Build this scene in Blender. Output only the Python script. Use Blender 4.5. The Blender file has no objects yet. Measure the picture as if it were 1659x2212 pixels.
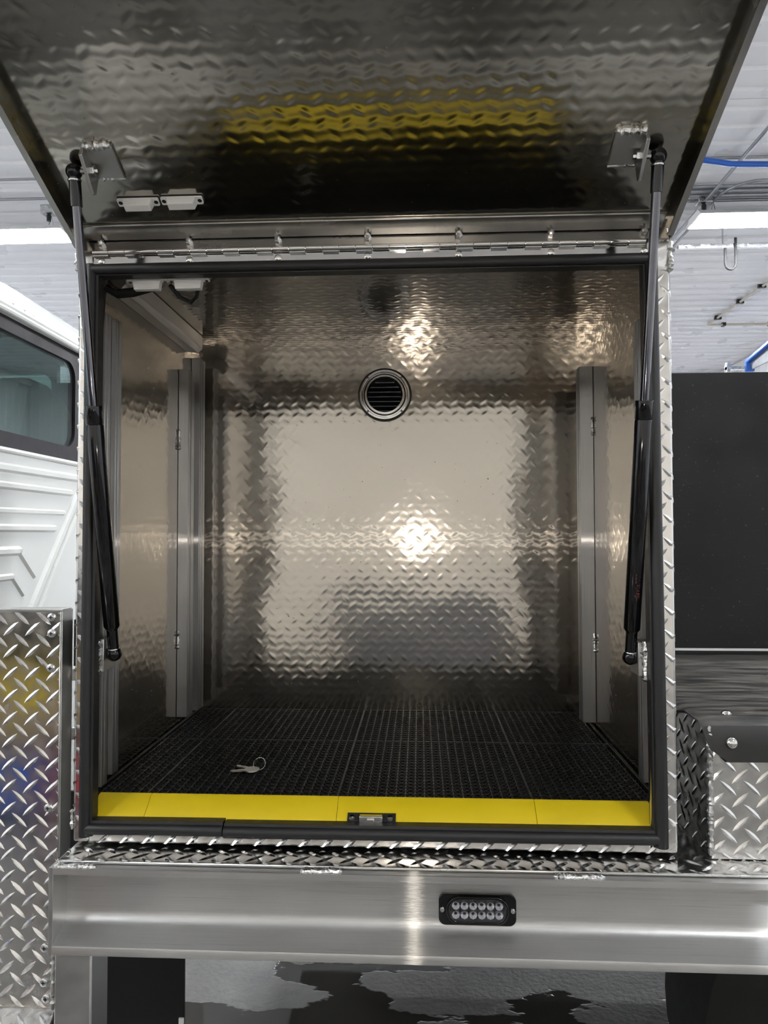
import bpy, math, random
from mathutils import Vector, Matrix
random.seed(7)
S = bpy.context.scene
C = S.collection

# ------------------------------------------------------------------ camera
YAW, PITCH, ROLL = 0.0494, 0.0298, -0.0016
CAM = Vector((0.0773, -1.0987, 0.4729))
fw = Vector((-math.sin(YAW)*math.cos(PITCH), math.cos(YAW)*math.cos(PITCH), math.sin(PITCH)))
rt = Vector((math.cos(YAW), math.sin(YAW), 0)); up = rt.cross(fw)
r2 = rt*math.cos(ROLL)+up*math.sin(ROLL); u2 = -rt*math.sin(ROLL)+up*math.cos(ROLL)
cam_d = bpy.data.cameras.new('camera'); cam = bpy.data.objects.new('camera', cam_d); C.objects.link(cam)
cam_d.sensor_fit = 'HORIZONTAL'; cam_d.sensor_width = 36.0; cam_d.lens = 1560/1659*36.0
cam_d.clip_start = 0.02; cam_d.clip_end = 100
M = Matrix((r2, u2, -fw)).transposed().to_4x4(); M.translation = CAM
cam.matrix_world = M
S.camera = cam

# ------------------------------------------------------------------ world, light, exposure
W = bpy.data.worlds.new('world'); S.world = W; W.use_nodes = True
W.node_tree.nodes['Background'].inputs[0].default_value = (0.8, 0.86, 1, 1)
W.node_tree.nodes['Background'].inputs[1].default_value = 0.03
S.view_settings.view_transform = 'Standard'; S.view_settings.look = 'None'
S.view_settings.gamma = 1.0; S.view_settings.use_curve_mapping = False
S.view_settings.exposure = 0.2
TUBE_STRENGTH = 150.0
# the phone's own lamp beside its lens: it draws the upright streak on the beam and the level streak on the back wall
fl = bpy.data.lights.new('phone_lamp', 'POINT'); fl.energy = 3.0; fl.shadow_soft_size = 0.006; fl.color = (1, 0.9, 0.78)
flo = bpy.data.objects.new('phone_lamp', fl); C.objects.link(flo)
flo.location = CAM + Vector((-0.02, -0.004, -0.028))

# ------------------------------------------------------------------ node helpers
class N:
    def __init__(s, name):
        s.m = bpy.data.materials.new(name); s.m.use_nodes = True
        s.t = s.m.node_tree; s.t.nodes.clear()
        s.out = s.t.nodes.new('ShaderNodeOutputMaterial')
    def n(s, typ, **kw):
        nd = s.t.nodes.new(typ)
        for k, v in kw.items(): setattr(nd, k, v)
        return nd
    def link(s, a, b): s.t.links.new(a, b)
    def put(s, sock, v):
        if hasattr(v, 'links') or isinstance(v, bpy.types.NodeSocket): s.link(v, sock)
        else: sock.default_value = v
    def math(s, op, a, b=None, c=None):
        nd = s.n('ShaderNodeMath', operation=op)
        s.put(nd.inputs[0], a)
        if b is not None: s.put(nd.inputs[1], b)
        if c is not None: s.put(nd.inputs[2], c)
        return nd.outputs[0]
    def bsdf(s, color, rough, metal=0.0, **kw):
        b = s.n('ShaderNodeBsdfPrincipled')
        if not isinstance(color, bpy.types.NodeSocket): color = tuple(color)+((1,) if len(color) == 3 else ())
        s.put(b.inputs['Base Color'], color); s.put(b.inputs['Roughness'], rough); s.put(b.inputs['Metallic'], metal)
        for k, v in kw.items(): s.put(b.inputs[k.replace('_', ' ')], v)
        return b
    def gloss(s, color, rough, aniso, tangent, normal=None):
        b = s.n('ShaderNodeBsdfGlossy', distribution='GGX'); s.put(b.inputs['Color'], color)
        b.inputs['Roughness'].default_value = rough; b.inputs['Anisotropy'].default_value = aniso
        s.link(s.vec(*tangent), b.inputs['Tangent'])
        if normal is not None: s.link(normal, b.inputs['Normal'])
        return b
    def coord(s, which='Object'): return s.n('ShaderNodeTexCoord').outputs[which]
    def mapping(s, vec, scale=(1, 1, 1), rot=(0, 0, 0), loc=(0, 0, 0)):
        m = s.n('ShaderNodeMapping'); s.link(vec, m.inputs[0])
        m.inputs['Scale'].default_value = scale; m.inputs['Rotation'].default_value = rot; m.inputs['Location'].default_value = loc
        return m.outputs[0]
    def noise(s, vec, scale, detail=3.0, rough=0.5):
        nd = s.n('ShaderNodeTexNoise'); s.link(vec, nd.inputs['Vector'])
        nd.inputs['Scale'].default_value = scale; nd.inputs['Detail'].default_value = detail; nd.inputs['Roughness'].default_value = rough
        return nd.outputs['Fac']
    def ramp(s, fac, stops):
        nd = s.n('ShaderNodeValToRGB'); s.link(fac, nd.inputs[0])
        e = nd.color_ramp.elements
        while len(e) < len(stops): e.new(0.5)
        for i, (p, c) in enumerate(stops):
            e[i].position = p; e[i].color = (c, c, c, 1) if isinstance(c, (int, float)) else tuple(c)+(1,)
        return nd.outputs[0]
    def maprange(s, v, a, b, c, d):
        nd = s.n('ShaderNodeMapRange'); s.link(v, nd.inputs[0])
        for i, x in enumerate((a, b, c, d)): nd.inputs[i+1].default_value = x
        return nd.outputs[0]
    def bump(s, h, dist, strength=1.0):
        nd = s.n('ShaderNodeBump'); s.link(h, nd.inputs['Height'])
        nd.inputs['Distance'].default_value = dist; nd.inputs['Strength'].default_value = strength
        return nd.outputs[0]
    def vec(s, x, y, z):
        nd = s.n('ShaderNodeCombineXYZ')
        for i, v in enumerate((x, y, z)): nd.inputs[i].default_value = v
        return nd.outputs[0]
    def done(s, sh): s.link(sh, s.out.inputs[0]); return s.m

PITCH_LUG = 0.0345
def lug_height(s, uv):
    """height field of the pressed lugs of tread plate, seen from its smooth side"""
    sep = s.n('ShaderNodeSeparateXYZ'); s.link(uv, sep.inputs[0])
    u = s.math('DIVIDE', sep.outputs[0], PITCH_LUG); v = s.math('DIVIDE', sep.outputs[1], PITCH_LUG)
    tot = None
    for off, sg in ((0.0, 1), (0.5, -1)):
        a = s.math('SUBTRACT', s.math('FRACT', s.math('ADD', u, off+100)), 0.5)
        b = s.math('SUBTRACT', s.math('FRACT', s.math('ADD', v, off+100)), 0.5)
        p = s.math('MULTIPLY', s.math('ADD', a, b), 0.7071); q = s.math('MULTIPLY', s.math('SUBTRACT', a, b), 0.7071)
        if sg < 0: p, q = q, p
        e = s.math('ADD', s.math('POWER', s.math('ABSOLUTE', s.math('DIVIDE', p, 0.34)), 2.0), s.math('POWER', s.math('ABSOLUTE', s.math('DIVIDE', q, 0.12)), 2.0))
        h = s.math('EXPONENT', s.math('MULTIPLY', e, -1.0))
        tot = h if tot is None else s.math('ADD', tot, h)
    return tot

def mat_smooth_tread(name, tangent, base=(0.52, 0.487, 0.44), depth=0.00014, ripple=0.000026):
    s = N(name); uv = s.coord('UV')
    h = lug_height(s, uv)
    wob = s.noise(uv, 7.0, 1.0); 
    sep = s.n('ShaderNodeSeparateXYZ'); s.link(uv, sep.inputs[0])
    # the sheet swells gently between the pressed rows, so mirrored things break into level ripples
    sway = s.math('MULTIPLY', s.math('SINE', s.math('MULTIPLY', sep.outputs[0], 2*math.pi/PITCH_LUG)), 0.2)
    rip = s.math('COSINE', s.math('ADD', s.math('MULTIPLY', sep.outputs[1], 4*math.pi/PITCH_LUG), sway))
    h = s.math('ADD', h, s.math('MULTIPLY', rip, ripple/depth))
    hh = s.math('ADD', s.math('MULTIPLY', h, depth), s.math('MULTIPLY', wob, 0.0016))
    bmp = s.bump(hh, 1.0)
    smear = s.noise(s.mapping(uv, (2.0, 9.0, 1)), 3.0, 4.0)
    fleck = s.ramp(s.noise(uv, 170.0, 1.0), [(0.0, 0.0), (0.74, 0.0), (0.80, 1.0)])
    r1 = s.math('ADD', s.maprange(smear, 0.3, 0.7, 0.09, 0.14), s.math('MULTIPLY', fleck, 0.25))
    mx = s.n('ShaderNodeMix', data_type='RGBA'); s.link(fleck, mx.inputs[0])
    mx.inputs[6].default_value = tuple(base)+(1,); mx.inputs[7].default_value = (0.30, 0.28, 0.26, 1)
    A = s.bsdf(mx.outputs[2], r1, 1.0, Normal=bmp)
    B = s.gloss(mx.outputs[2], 0.2, 0.856, tangent, bmp)
    mix = s.n('ShaderNodeMixShader'); mix.inputs[0].default_value = 0.2
    s.link(A.outputs[0], mix.inputs[1]); s.link(B.outputs[0], mix.inputs[2])
    return s.done(mix.outputs[0])

def mat_metal(name, base, rough, var=0.08, grain=None, tangent=None, aniso=0.0, scale=30, bumpd=0.0):
    s = N(name); co = s.coord('Object')
    g = s.mapping(co, grain) if grain else co
    nz = s.noise(g, scale, 4.0)
    big = s.noise(co, 6.0, 3.0)
    r = s.math('ADD', s.maprange(nz, 0.3, 0.7, rough-var, rough+var), s.maprange(big, 0.3, 0.7, -0.05, 0.05))
    col = s.ramp(nz, [(0.3, tuple(c*0.88 for c in base)), (0.7, base)])
    kw = {}
    if aniso: kw['Anisotropic'] = aniso; kw['Tangent'] = s.vec(*tangent)
    if bumpd: kw['Normal'] = s.bump(nz, bumpd)
    return s.done(s.bsdf(col, r, 1.0, **kw).outputs[0])

def mat_plain(name, base, rough, var=0.05, scale=25, bumpd=0.0, metal=0.0, dark=0.85, **kw):
    s = N(name); co = s.coord('Object'); nz = s.noise(co, scale, 4.0)
    r = s.maprange(nz, 0.3, 0.7, max(0.01, rough-var), rough+var)
    col = s.ramp(nz, [(0.3, tuple(c*dark for c in base)), (0.7, base)])
    if bumpd: kw['Normal'] = s.bump(nz, bumpd)
    return s.done(s.bsdf(col, r, metal, **kw).outputs[0])

def mat_emit(name, col, st):
    s = N(name); e = s.n('ShaderNodeEmission'); e.inputs[0].default_value = tuple(col)+(1,); e.inputs[1].default_value = st
    return s.done(e.outputs[0])

def mat_glass(name, tint, refl=0.08):
    s = N(name); t = s.n('ShaderNodeBsdfTransparent'); t.inputs[0].default_value = tuple(tint)+(1,)
    g = s.n('ShaderNodeBsdfGlossy'); g.inputs['Roughness'].default_value = 0.02; g.inputs[0].default_value = (1, 1, 1, 1)
    nz = s.noise(s.coord('Object'), 12.0, 2.0)
    lw = s.n('ShaderNodeLayerWeight'); lw.inputs[0].default_value = 0.35
    f = s.math('ADD', s.math('MULTIPLY', lw.outputs['Fresnel'], 0.22), s.maprange(nz, 0, 1, refl*0.6, refl))
    mx = s.n('ShaderNodeMixShader'); s.link(f, mx.inputs[0]); s.link(t.outputs[0], mx.inputs[1]); s.link(g.outputs[0], mx.inputs[2])
    return s.done(mx.outputs[0])

MT = {}
MT['in_back'] = mat_smooth_tread('smooth_tread_back', (0, 0, 1))
MT['in_side'] = mat_smooth_tread('smooth_tread_side', (0, 0, 1))
MT['in_top'] = mat_smooth_tread('smooth_tread_top', (0, 1, 0))
MT['lid'] = mat_smooth_tread('smooth_tread_lid', (0, -0.91, 0.41), base=(0.46, 0.44, 0.395), depth=0.0001, ripple=0.00003)
MT['lidflange'] = mat_metal('lid_flange_metal', (0.5, 0.49, 0.47), 0.24, var=0.03, grain=(1, 3, 3), scale=8)
MT['tread'] = mat_metal('bright_tread', (0.78, 0.77, 0.75), 0.2, scale=40)
MT['lug'] = mat_metal('lug_metal', (0.9, 0.89, 0.87), 0.17, scale=60)
def mat_mill(name, base, axis, grain, tangent):
    """extruded aluminium: a satin body plus a sharp sheen combed by fine die lines"""
    s = N(name); co = s.coord('Object')
    line = s.noise(s.mapping(co, grain), 1.0, 2.0); fine = s.noise(s.mapping(co, tuple(g*4 for g in grain)), 1.0, 3.0); big = s.noise(co, 5.0, 3.0)
    bmp = s.bump(s.math('ADD', s.math('MULTIPLY', line, 0.0004), s.math('MULTIPLY', fine, 0.00004)), 1.0)
    mark = s.ramp(fine, [(0.25, tuple(c*0.62 for c in base)), (0.36, tuple(c*0.95 for c in base)), (0.7, base)])
    A = s.bsdf(mark, s.maprange(big, 0.3, 0.7, 0.36, 0.46), 1.0)
    B = s.gloss(mark, 0.205, 0.925, tangent, bmp)
    mix = s.n('ShaderNodeMixShader'); mix.inputs[0].default_value = 0.42
    s.link(A.outputs[0], mix.inputs[1]); s.link(B.outputs[0], mix.inputs[2])
    return s.done(mix.outputs[0])
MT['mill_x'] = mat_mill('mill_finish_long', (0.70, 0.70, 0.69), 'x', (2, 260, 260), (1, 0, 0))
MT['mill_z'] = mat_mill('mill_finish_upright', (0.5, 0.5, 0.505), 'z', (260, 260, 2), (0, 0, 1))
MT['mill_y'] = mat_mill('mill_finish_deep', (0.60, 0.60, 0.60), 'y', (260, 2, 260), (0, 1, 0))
MT['dull'] = mat_metal('dull_aluminium', (0.52, 0.52, 0.51), 0.42)
MT['weld'] = mat_metal('weld_metal', (0.85, 0.85, 0.84), 0.3, scale=200, bumpd=0.002)
MT['chrome'] = mat_metal('polished_steel', (0.82, 0.81, 0.79), 0.1, var=0.03)
MT['zinc'] = mat_metal('zinc_plate', (0.7, 0.71, 0.72), 0.25)
MT['rod'] = mat_metal('strut_rod_metal', (0.15, 0.15, 0.165), 0.10, var=0.03)
MT['blackgloss'] = mat_plain('black_paint', (0.005, 0.005, 0.006), 0.07, var=0.02, dark=0.7)
MT['rubber'] = mat_plain('black_rubber', (0.010, 0.010, 0.011), 0.45, scale=90)
MT['matplastic'] = mat_plain('mat_plastic', (0.006, 0.006, 0.006), 0.42, scale=120)
MT['floorpan'] = mat_plain('dark_floor_pan', (0.006, 0.006, 0.006), 0.6)
MT['yellow'] = mat_plain('yellow_plastic', (0.66, 0.49, 0.008), 0.45, scale=14, dark=0.94)
MT['white'] = mat_plain('white_plastic', (0.86, 0.85, 0.83), 0.45, dark=0.95)
MT['black'] = mat_plain('black_plastic', (0.010, 0.010, 0.011), 0.35)
MT['dark'] = mat_plain('dark_hole', (0.004, 0.004, 0.004), 0.8)
MT['red'] = mat_plain('red_print', (0.11, 0.018, 0.016), 0.5)
MT['paint'] = mat_plain('white_cab_paint', (0.60, 0.61, 0.585), 0.2, var=0.03, scale=3, dark=0.98, Coat_Weight=0.4)
MT['frit'] = mat_plain('window_band', (0.008, 0.005, 0.008), 0.4, Specular_IOR_Level=0.2)
MT['glass'] = mat_glass('cab_glass', (0.66, 0.78, 0.76), 0.04)
MT['seat'] = mat_plain('seat_cloth', (0.20, 0.21, 0.20), 0.85, scale=180, bumpd=0.001)
MT['cabin'] = mat_plain('cab_lining', (0.10, 0.11, 0.115), 0.8)
MT['board'] = mat_plain('cardboard', (0.42, 0.31, 0.2), 0.8)
MT['conduit'] = mat_metal('galvanised_conduit', (0.40, 0.41, 0.43), 0.42)
MT['cream'] = mat_plain('cream_conduit', (0.62, 0.58, 0.47), 0.5)
MT['blue'] = mat_plain('blue_paint', (0.02, 0.12, 0.52), 0.35)
MT['grey'] = mat_plain('grey_panel', (0.12, 0.13, 0.15), 0.5)
MT['strap'] = mat_plain('dark_red_strap', (0.03, 0.008, 0.008), 0.6)
MT['redpaint'] = mat_plain('red_paint', (0.35, 0.03, 0.03), 0.4)
MT['tube'] = mat_emit('lamp_tube', (0.94, 0.97, 1.0), TUBE_STRENGTH)
MT['tyre'] = mat_plain('tyre_rubber', (0.012, 0.012, 0.012), 0.75)
MT['liner'] = mat_plain('white_liner_panel', (0.86, 0.86, 0.88), 0.3, scale=2, dark=0.97)
MT['liner_beige'] = mat_plain('beige_liner_panel', (0.80, 0.745, 0.665), 0.4, scale=2, dark=0.95)
MT['keymetal'] = mat_metal('key_metal', (0.85, 0.82, 0.76), 0.42)
MT['lens'] = mat_glass('clear_lens', (0.88, 0.88, 0.9), 0.08)
MT['reflector'] = mat_metal('led_reflector', (0.95, 0.95, 0.96), 0.38)

def mat_scuffed_black():
    s = N('scuffed_black_board'); co = s.coord('Object')
    sc = s.ramp(s.noise(s.mapping(co, (3, 3, 40), (0, 0.5, 0)), 4.0, 6.0, 0.7), [(0.60, 0.0), (0.78, 1.0)])
    sp = s.ramp(s.noise(co, 160.0, 1.0), [(0.72, 0.0), (0.78, 1.0)])
    f = s.math('ADD', s.math('MULTIPLY', sc, 0.3), s.math('MULTIPLY', sp, 0.6))
    col = s.ramp(f, [(0.0, (0.010, 0.010, 0.011)), (1.0, (0.08, 0.08, 0.085))])
    return s.done(s.bsdf(col, s.maprange(s.noise(co, 8, 3), 0.3, 0.7, 0.5, 0.65), Specular_IOR_Level=0.3).outputs[0])
MT['board_black'] = mat_scuffed_black()
def mat_scuffed_rubber():
    s = N('scuffed_rubber_sheet'); co = s.coord('Object')
    sc = s.ramp(s.noise(s.mapping(co, (2.2, 16, 4), (0, 0, 0.35)), 4.0, 7.0, 0.65), [(0.40, 0.0), (0.70, 1.0)])
    g = s.n('ShaderNodeNewGeometry'); sp = s.n('ShaderNodeSeparateXYZ'); s.link(g.outputs['Normal'], sp.inputs[0])
    sc = s.math('MULTIPLY', sc, s.maprange(sp.outputs[2], 0.80, 0.98, 0.06, 0.8))   # dust lies on the flat top only
    col = s.ramp(sc, [(0.0, (0.010, 0.010, 0.010)), (1.0, (0.16, 0.145, 0.125))])
    return s.done(s.bsdf(col, s.maprange(sc, 0, 1, 0.4, 0.65)).outputs[0])
MT['sheet'] = mat_scuffed_rubber()
def mat_concrete():
    s = N('wet_concrete'); co = s.coord('Object')
    base = s.ramp(s.noise(co, 3.5, 8.0, 0.65), [(0.3, (0.10, 0.097, 0.092)), (0.7, (0.21, 0.205, 0.195))])
    wn = s.noise(s.mapping(co, (0.9, 1.9, 1), (0, 0, 0.15), (0.35, 0.2, 0)), 1.9, 5.0, 0.55)
    wet = s.ramp(wn, [(0.50, 0.0), (0.515, 1.0)])
    mx = s.n('ShaderNodeMix', data_type='RGBA'); s.link(wet, mx.inputs[0]); s.link(base, mx.inputs[6])
    mx.inputs[7].default_value = (0.045, 0.042, 0.038, 1)
    r = s.maprange(wet, 0, 1, 0.55, 0.06)
    bm = s.bump(s.math('MULTIPLY', s.noise(co, 60, 4), s.math('SUBTRACT', 1.0, wet)), 0.003)
    return s.done(s.bsdf(mx.outputs[2], r, 0.0, Normal=bm).outputs[0])
MT['concrete'] = mat_concrete()

# ------------------------------------------------------------------ mesh helpers
class MB:
    def __init__(s): s.v = []; s.f = []
    def add(s, vs, fs):
        o = len(s.v); s.v += [tuple(p) for p in vs]; s.f += [tuple(o+i for i in f) for f in fs]; return s
    def box(s, x0, x1, y0, y1, z0, z1, fn=None):
        p = [(x, y, z) for z in (z0, z1) for y in (y0, y1) for x in (x0, x1)]
        if fn: p = [fn(*q) for q in p]
        return s.add(p, [(0, 2, 3, 1), (4, 5, 7, 6), (0, 1, 5, 4), (2, 6, 7, 3), (0, 4, 6, 2), (1, 3, 7, 5)])
    def prism(s, poly, fn, a, b):
        """poly of 2-D points, extruded from a to b; fn(u, v, w) -> 3-D"""
        n = len(poly)
        s.add([fn(u, v, a) for u, v in poly]+[fn(u, v, b) for u, v in poly],
              [tuple(range(n-1, -1, -1)), tuple(range(n, 2*n))]+[(i, (i+1) % n, n+(i+1) % n, n+i) for i in range(n)])
        return s
    def ring(s, outer, inner, fn, a, b):
        n = len(outer)
        vs = [fn(u, v, a) for u, v in outer]+[fn(u, v, a) for u, v in inner]+[fn(u, v, b) for u, v in outer]+[fn(u, v, b) for u, v in inner]
        fs = []
        for i in range(n):
            j = (i+1) % n
            fs += [(i, j, n+j, n+i), (2*n+i, 3*n+i, 3*n+j, 2*n+j), (i, 2*n+i, 2*n+j, j), (n+i, n+j, 3*n+j, 3*n+i)]
        return s.add(vs, fs)
    def tube(s, path, r, n=12, cap=True):
        path = [Vector(p) for p in path]; rs = r if isinstance(r, (list, tuple)) else [r]*len(path)
        vs = []; up0 = None
        for i, p in enumerate(path):
            d = (path[min(i+1, len(path)-1)]-path[max(i-1, 0)])
            if d.length < 1e-9: d = Vector((0, 0, 1))
            d.normalize()
            if up0 is None: up0 = d.orthogonal().normalized()
            up0 = (up0-d*up0.dot(d)); up0.normalize()
            w = d.cross(up0)
            for k in range(n):
                a = 2*math.pi*k/n
                vs.append(p+(up0*math.cos(a)+w*math.sin(a))*rs[i])
        fs = []
        for i in range(len(path)-1):
            for k in range(n):
                fs.append((i*n+k, i*n+(k+1) % n, (i+1)*n+(k+1) % n, (i+1)*n+k))
        if cap: fs += [tuple(range(n-1, -1, -1)), tuple((len(path)-1)*n+k for k in range(n))]
        return s.add(vs, fs)
    def lathe(s, prof, c, axis, n=32):
        """prof [(r, h)] around axis through c"""
        axis = Vector(axis).normalized(); e1 = axis.orthogonal().normalized(); e2 = axis.cross(e1); c = Vector(c)
        vs = [c+axis*h+(e1*math.cos(2*math.pi*k/n)+e2*math.sin(2*math.pi*k/n))*r for r, h in prof for k in range(n)]
        fs = [(i*n+k, i*n+(k+1) % n, (i+1)*n+(k+1) % n, (i+1)*n+k) for i in range(len(prof)-1) for k in range(n)]
        fs += [tuple(range(n-1, -1, -1)), tuple((len(prof)-1)*n+k for k in range(n))]
        return s.add(vs, fs)
    def sphere(s, c, r, n=16, m=10):
        return s.lathe([(max(1e-5, r*math.sin(math.pi*i/m)), -r*math.cos(math.pi*i/m)) for i in range(m+1)], c, (0, 0, 1), n)
    def weld(s, a, b, r=0.004, k=None, rnd=0.35):
        """a lumpy welded bead from a to b"""
        a, b = Vector(a), Vector(b); L = (b-a).length; k = k or max(4, int(L/0.0028))
        pts = []; rs = []
        for i in range(k+1):
            t = i/k; rr = r*(1+random.uniform(-rnd, rnd))*(0.55 if i in (0, k) else 1)*(1.0 if i % 2 else 0.8)
            pts.append(a.lerp(b, t)+Vector([random.uniform(-1, 1)*r*0.18 for _ in range(3)])); rs.append(rr)
        return s.tube(pts, rs, 8)

WL = {}
def wl(o): return WL.get(o.name, Vector((0, 0, 0))) if o else Vector((0, 0, 0))
def thing(name, label, cat, loc=(0, 0, 0), group=None):
    o = bpy.data.objects.new(name, None); C.objects.link(o); o.location = loc; o.empty_display_size = 0.05
    o['label'] = label; o['category'] = cat
    if group: o['group'] = group
    WL[o.name] = Vector(loc); return o
def tag(o, label=None, cat=None, group=None, kind=None):
    for k, v in (('label', label), ('category', cat), ('group', group), ('kind', kind)):
        if v: o[k] = v
    return o
def part(name, mb, mat, parent=None, bevel=0.0, smooth=True, uv=None, origin=None, seg=2):
    """one mesh object; vertices are given in world space"""
    pw = wl(parent); org = Vector(origin) if origin is not None else pw
    me = bpy.data.meshes.new(name)
    me.from_pydata([tuple(Vector(p)-org) for p in mb.v], [], mb.f); me.validate(); me.update()
    if uv:
        o0, u, v = (Vector(q) for q in uv); L = me.uv_layers.new(name='UVMap')
        for lp in me.loops:
            p = me.vertices[lp.vertex_index].co+org-o0; L.data[lp.index].uv = (p.dot(u), p.dot(v))
    me.materials.append(MT[mat])
    if smooth:
        me.shade_smooth(); me.set_sharp_from_angle(angle=math.radians(38))
    o = bpy.data.objects.new(name, me); C.objects.link(o)
    if parent: o.parent = parent
    o.location = org-pw; WL[o.name] = org
    if bevel:
        b = o.modifiers.new('bevel', 'BEVEL'); b.width = bevel; b.segments = seg; b.limit_method = 'ANGLE'; b.angle_limit = math.radians(40)
        b.harden_normals = False
    return o
def clone(o, name, parent, world):
    c = bpy.data.objects.new(name, o.data); C.objects.link(c); c.parent = parent; c.location = Vector(world)-wl(parent); WL[c.name] = Vector(world)
    return c
def struct(o): o['kind'] = 'structure'; return o
def rrect(u0, u1, v0, v1, r, n=5):
    P = []
    for cx, cy, a0 in ((u1-r, v1-r, 0), (u0+r, v1-r, 90), (u0+r, v0+r, 180), (u1-r, v0+r, 270)):
        for i in range(n+1):
            a = math.radians(a0+90*i/n); P.append((cx+r*math.cos(a), cy+r*math.sin(a)))
    return P

def lugs(fn, u0, u1, v0, v1, pu=0.0, pv=0.0, L=0.0165, B=0.0036, H=0.0014, clampu=True, edge=0.0):
    """raised tread bars on a surface; fn(u, v, h) -> 3-D.  Bars alternate in slant like on real tread plate."""
    mb = MB(); p = PITCH_LUG; st = (-1, -0.55, 0, 0.55, 1)
    i0, i1 = int(math.floor((u0-pu)/p))-1, int(math.ceil((u1-pu)/p))+1
    j0, j1 = int(math.floor((v0-pv)/p))-1, int(math.ceil((v1-pv)/p))+1
    for i in range(i0, i1+1):
        for j in range(j0, j1+1):
            for off, sg in ((0.0, 1), (0.5, -1)):
                cu, cv = pu+(i+off)*p, pv+(j+off)*p
                if cu < u0-L*0.5 or cu > u1+L*0.5 or cv < v0-L*0.5 or cv > v1+L*0.5: continue
                du, dv = 0.74, 0.673*sg
                vs = []; 
                for t in st:
                    w = B*(1-t*t)**0.8; h = H*(1-t*t)**0.5
                    for k, hh in ((-1, 0), (0, h), (1, 0)):
                        a = cu+du*t*L-dv*k*w; b = cv+dv*t*L+du*k*w
                        a = min(max(a, u0+edge), u1-edge); b = min(max(b, v0+edge), v1-edge)
                        vs.append(fn(a, b, hh+0.00005))
                fs = []
                for q in range(4):
                    for k in range(2):
                        fs.append((q*3+k, q*3+k+1, q*3+k+4, q*3+k+3))
                mb.add(vs, fs)
    return mb
def tread_lugs(parent, *a, **k):
    o = part('tread_lugs', lugs(*a, **k), 'lug', parent); o['kind'] = 'stuff'; o['label'] = 'raised slanting bars of the tread plate'; return o

XY = lambda u, v, w: (u, v, w)
XZ = lambda u, v, w: (u, w, v)
YZ = lambda u, v, w: (w, u, v)

# ------------------------------------------------------------------ the room
GZ, CZ = -0.97, 3.5
X0, X1, Y0, Y1 = -9.0, 5.75, -7.0, 12.6
struct(part('floor', MB().box(X0, X1, Y0, Y1, GZ-0.1, GZ), 'concrete'))['label'] = 'wet stained concrete workshop floor'
ceil = struct(part('ceiling', MB().box(X0, X1, Y0, Y1, CZ+0.03, CZ+0.12), 'liner')); ceil['label'] = 'white ribbed metal liner ceiling'
def rib_profile(L, pitch=0.2286, w=0.05, h=0.02):
    P = []; x = 0.0
    while x < L-1e-6:
        e = min(pitch, L-x)
        P += [(x, 0), (x+0.5*e-w/2, 0), (x+0.5*e-w/4, -h), (x+0.5*e+w/4, -h), (x+0.5*e+w/2, 0)]
        # two shallow stiffening beads between the ribs
        x += e
    P += [(L, 0)]
    return P
def sheet_profile(P, fn, a, b):
    n = len(P); mb = MB()
    mb.add([fn(u, v, a) for u, v in P]+[fn(u, v, b) for u, v in P]+[fn(u, 0.025, a) for u, v in P]+[fn(u, 0.025, b) for u, v in P],
           [(i, n+i, n+i+1, i+1) for i in range(n-1)]+[(2*n+i, 2*n+i+1, 3*n+i+1, 3*n+i) for i in range(n-1)]+[(0, 2*n, 3*n, n), (n-1, 2*n-1, 4*n-1, 3*n-1)])
    return mb
PW = 0.9144
mbp = sheet_profile(rib_profile(PW-0.006), lambda u, v, w: (w, u, CZ+v), X0, X1)
first = None; y = Y0
while y < Y1-0.2:
    if first is None:
        first = part('ceiling_panel', MB().add([(a, b+Y0, c) for a, b, c in mbp.v], mbp.f), 'liner', ceil, smooth=False, origin=(0, Y0, 0))
    else:
        clone(first, 'ceiling_panel', ceil, (0, y, 0))
    y += PW
def wall(name, fn, L, label):
    w = struct(part(name, sheet_profile(rib_profile(L, h=0.018), fn, GZ, CZ+0.03), 'liner', smooth=False)); w['label'] = label; return w
wall('wall_back', lambda u, v, w: (X0+u, Y1+v, w), X1-X0, 'white ribbed metal wall at the far end')
wf = wall('wall_front', lambda u, v, w: (X0+u, Y0-v, w), X1-X0, 'beige ribbed metal wall behind the photographer'); wf.data.materials[0] = MT['liner_beige']
wall('wall_left', lambda u, v, w: (X0-v, Y0+u, w), Y1-Y0, 'white ribbed metal wall on the left')
wall('wall_right', lambda u, v, w: (X1+v, Y0+u, w), Y1-Y0, 'white ribbed metal wall on the right')
MT['daylight'] = mat_emit('added_daylight_glow', (0.82, 0.9, 1.0), 5.0)  # glowing panes of an added, unseen window, there to brighten the left ceiling
w1 = struct(part('added_window_1', MB().ring(rrect(2.0, 9.0, 0.6, 2.4, 0.01, 1), rrect(2.08, 8.92, 0.68, 2.32, 0.01, 1), YZ, X0+0.02, X0+0.08), 'white')); w1['label'] = 'unseen long window added on the left wall to brighten the left ceiling'
for k in range(5): part('pane', MB().box(X0+0.03, X0+0.036, 2.08+1.368*k+0.02, 2.08+1.368*(k+1)-0.02, 0.68, 2.32), 'daylight', w1)
for k in range(1, 5): part('mullion', MB().box(X0+0.025, X0+0.07, 2.08+1.368*k-0.02, 2.08+1.368*k+0.02, 0.68, 2.32), 'white', w1)
t = struct(part('trim_1', MB().box(X1-0.06, X1-0.022, Y0, Y1, CZ-0.14, CZ-0.02), 'white')); t['label'] = 'white trim strip along the top of the right wall'

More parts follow.
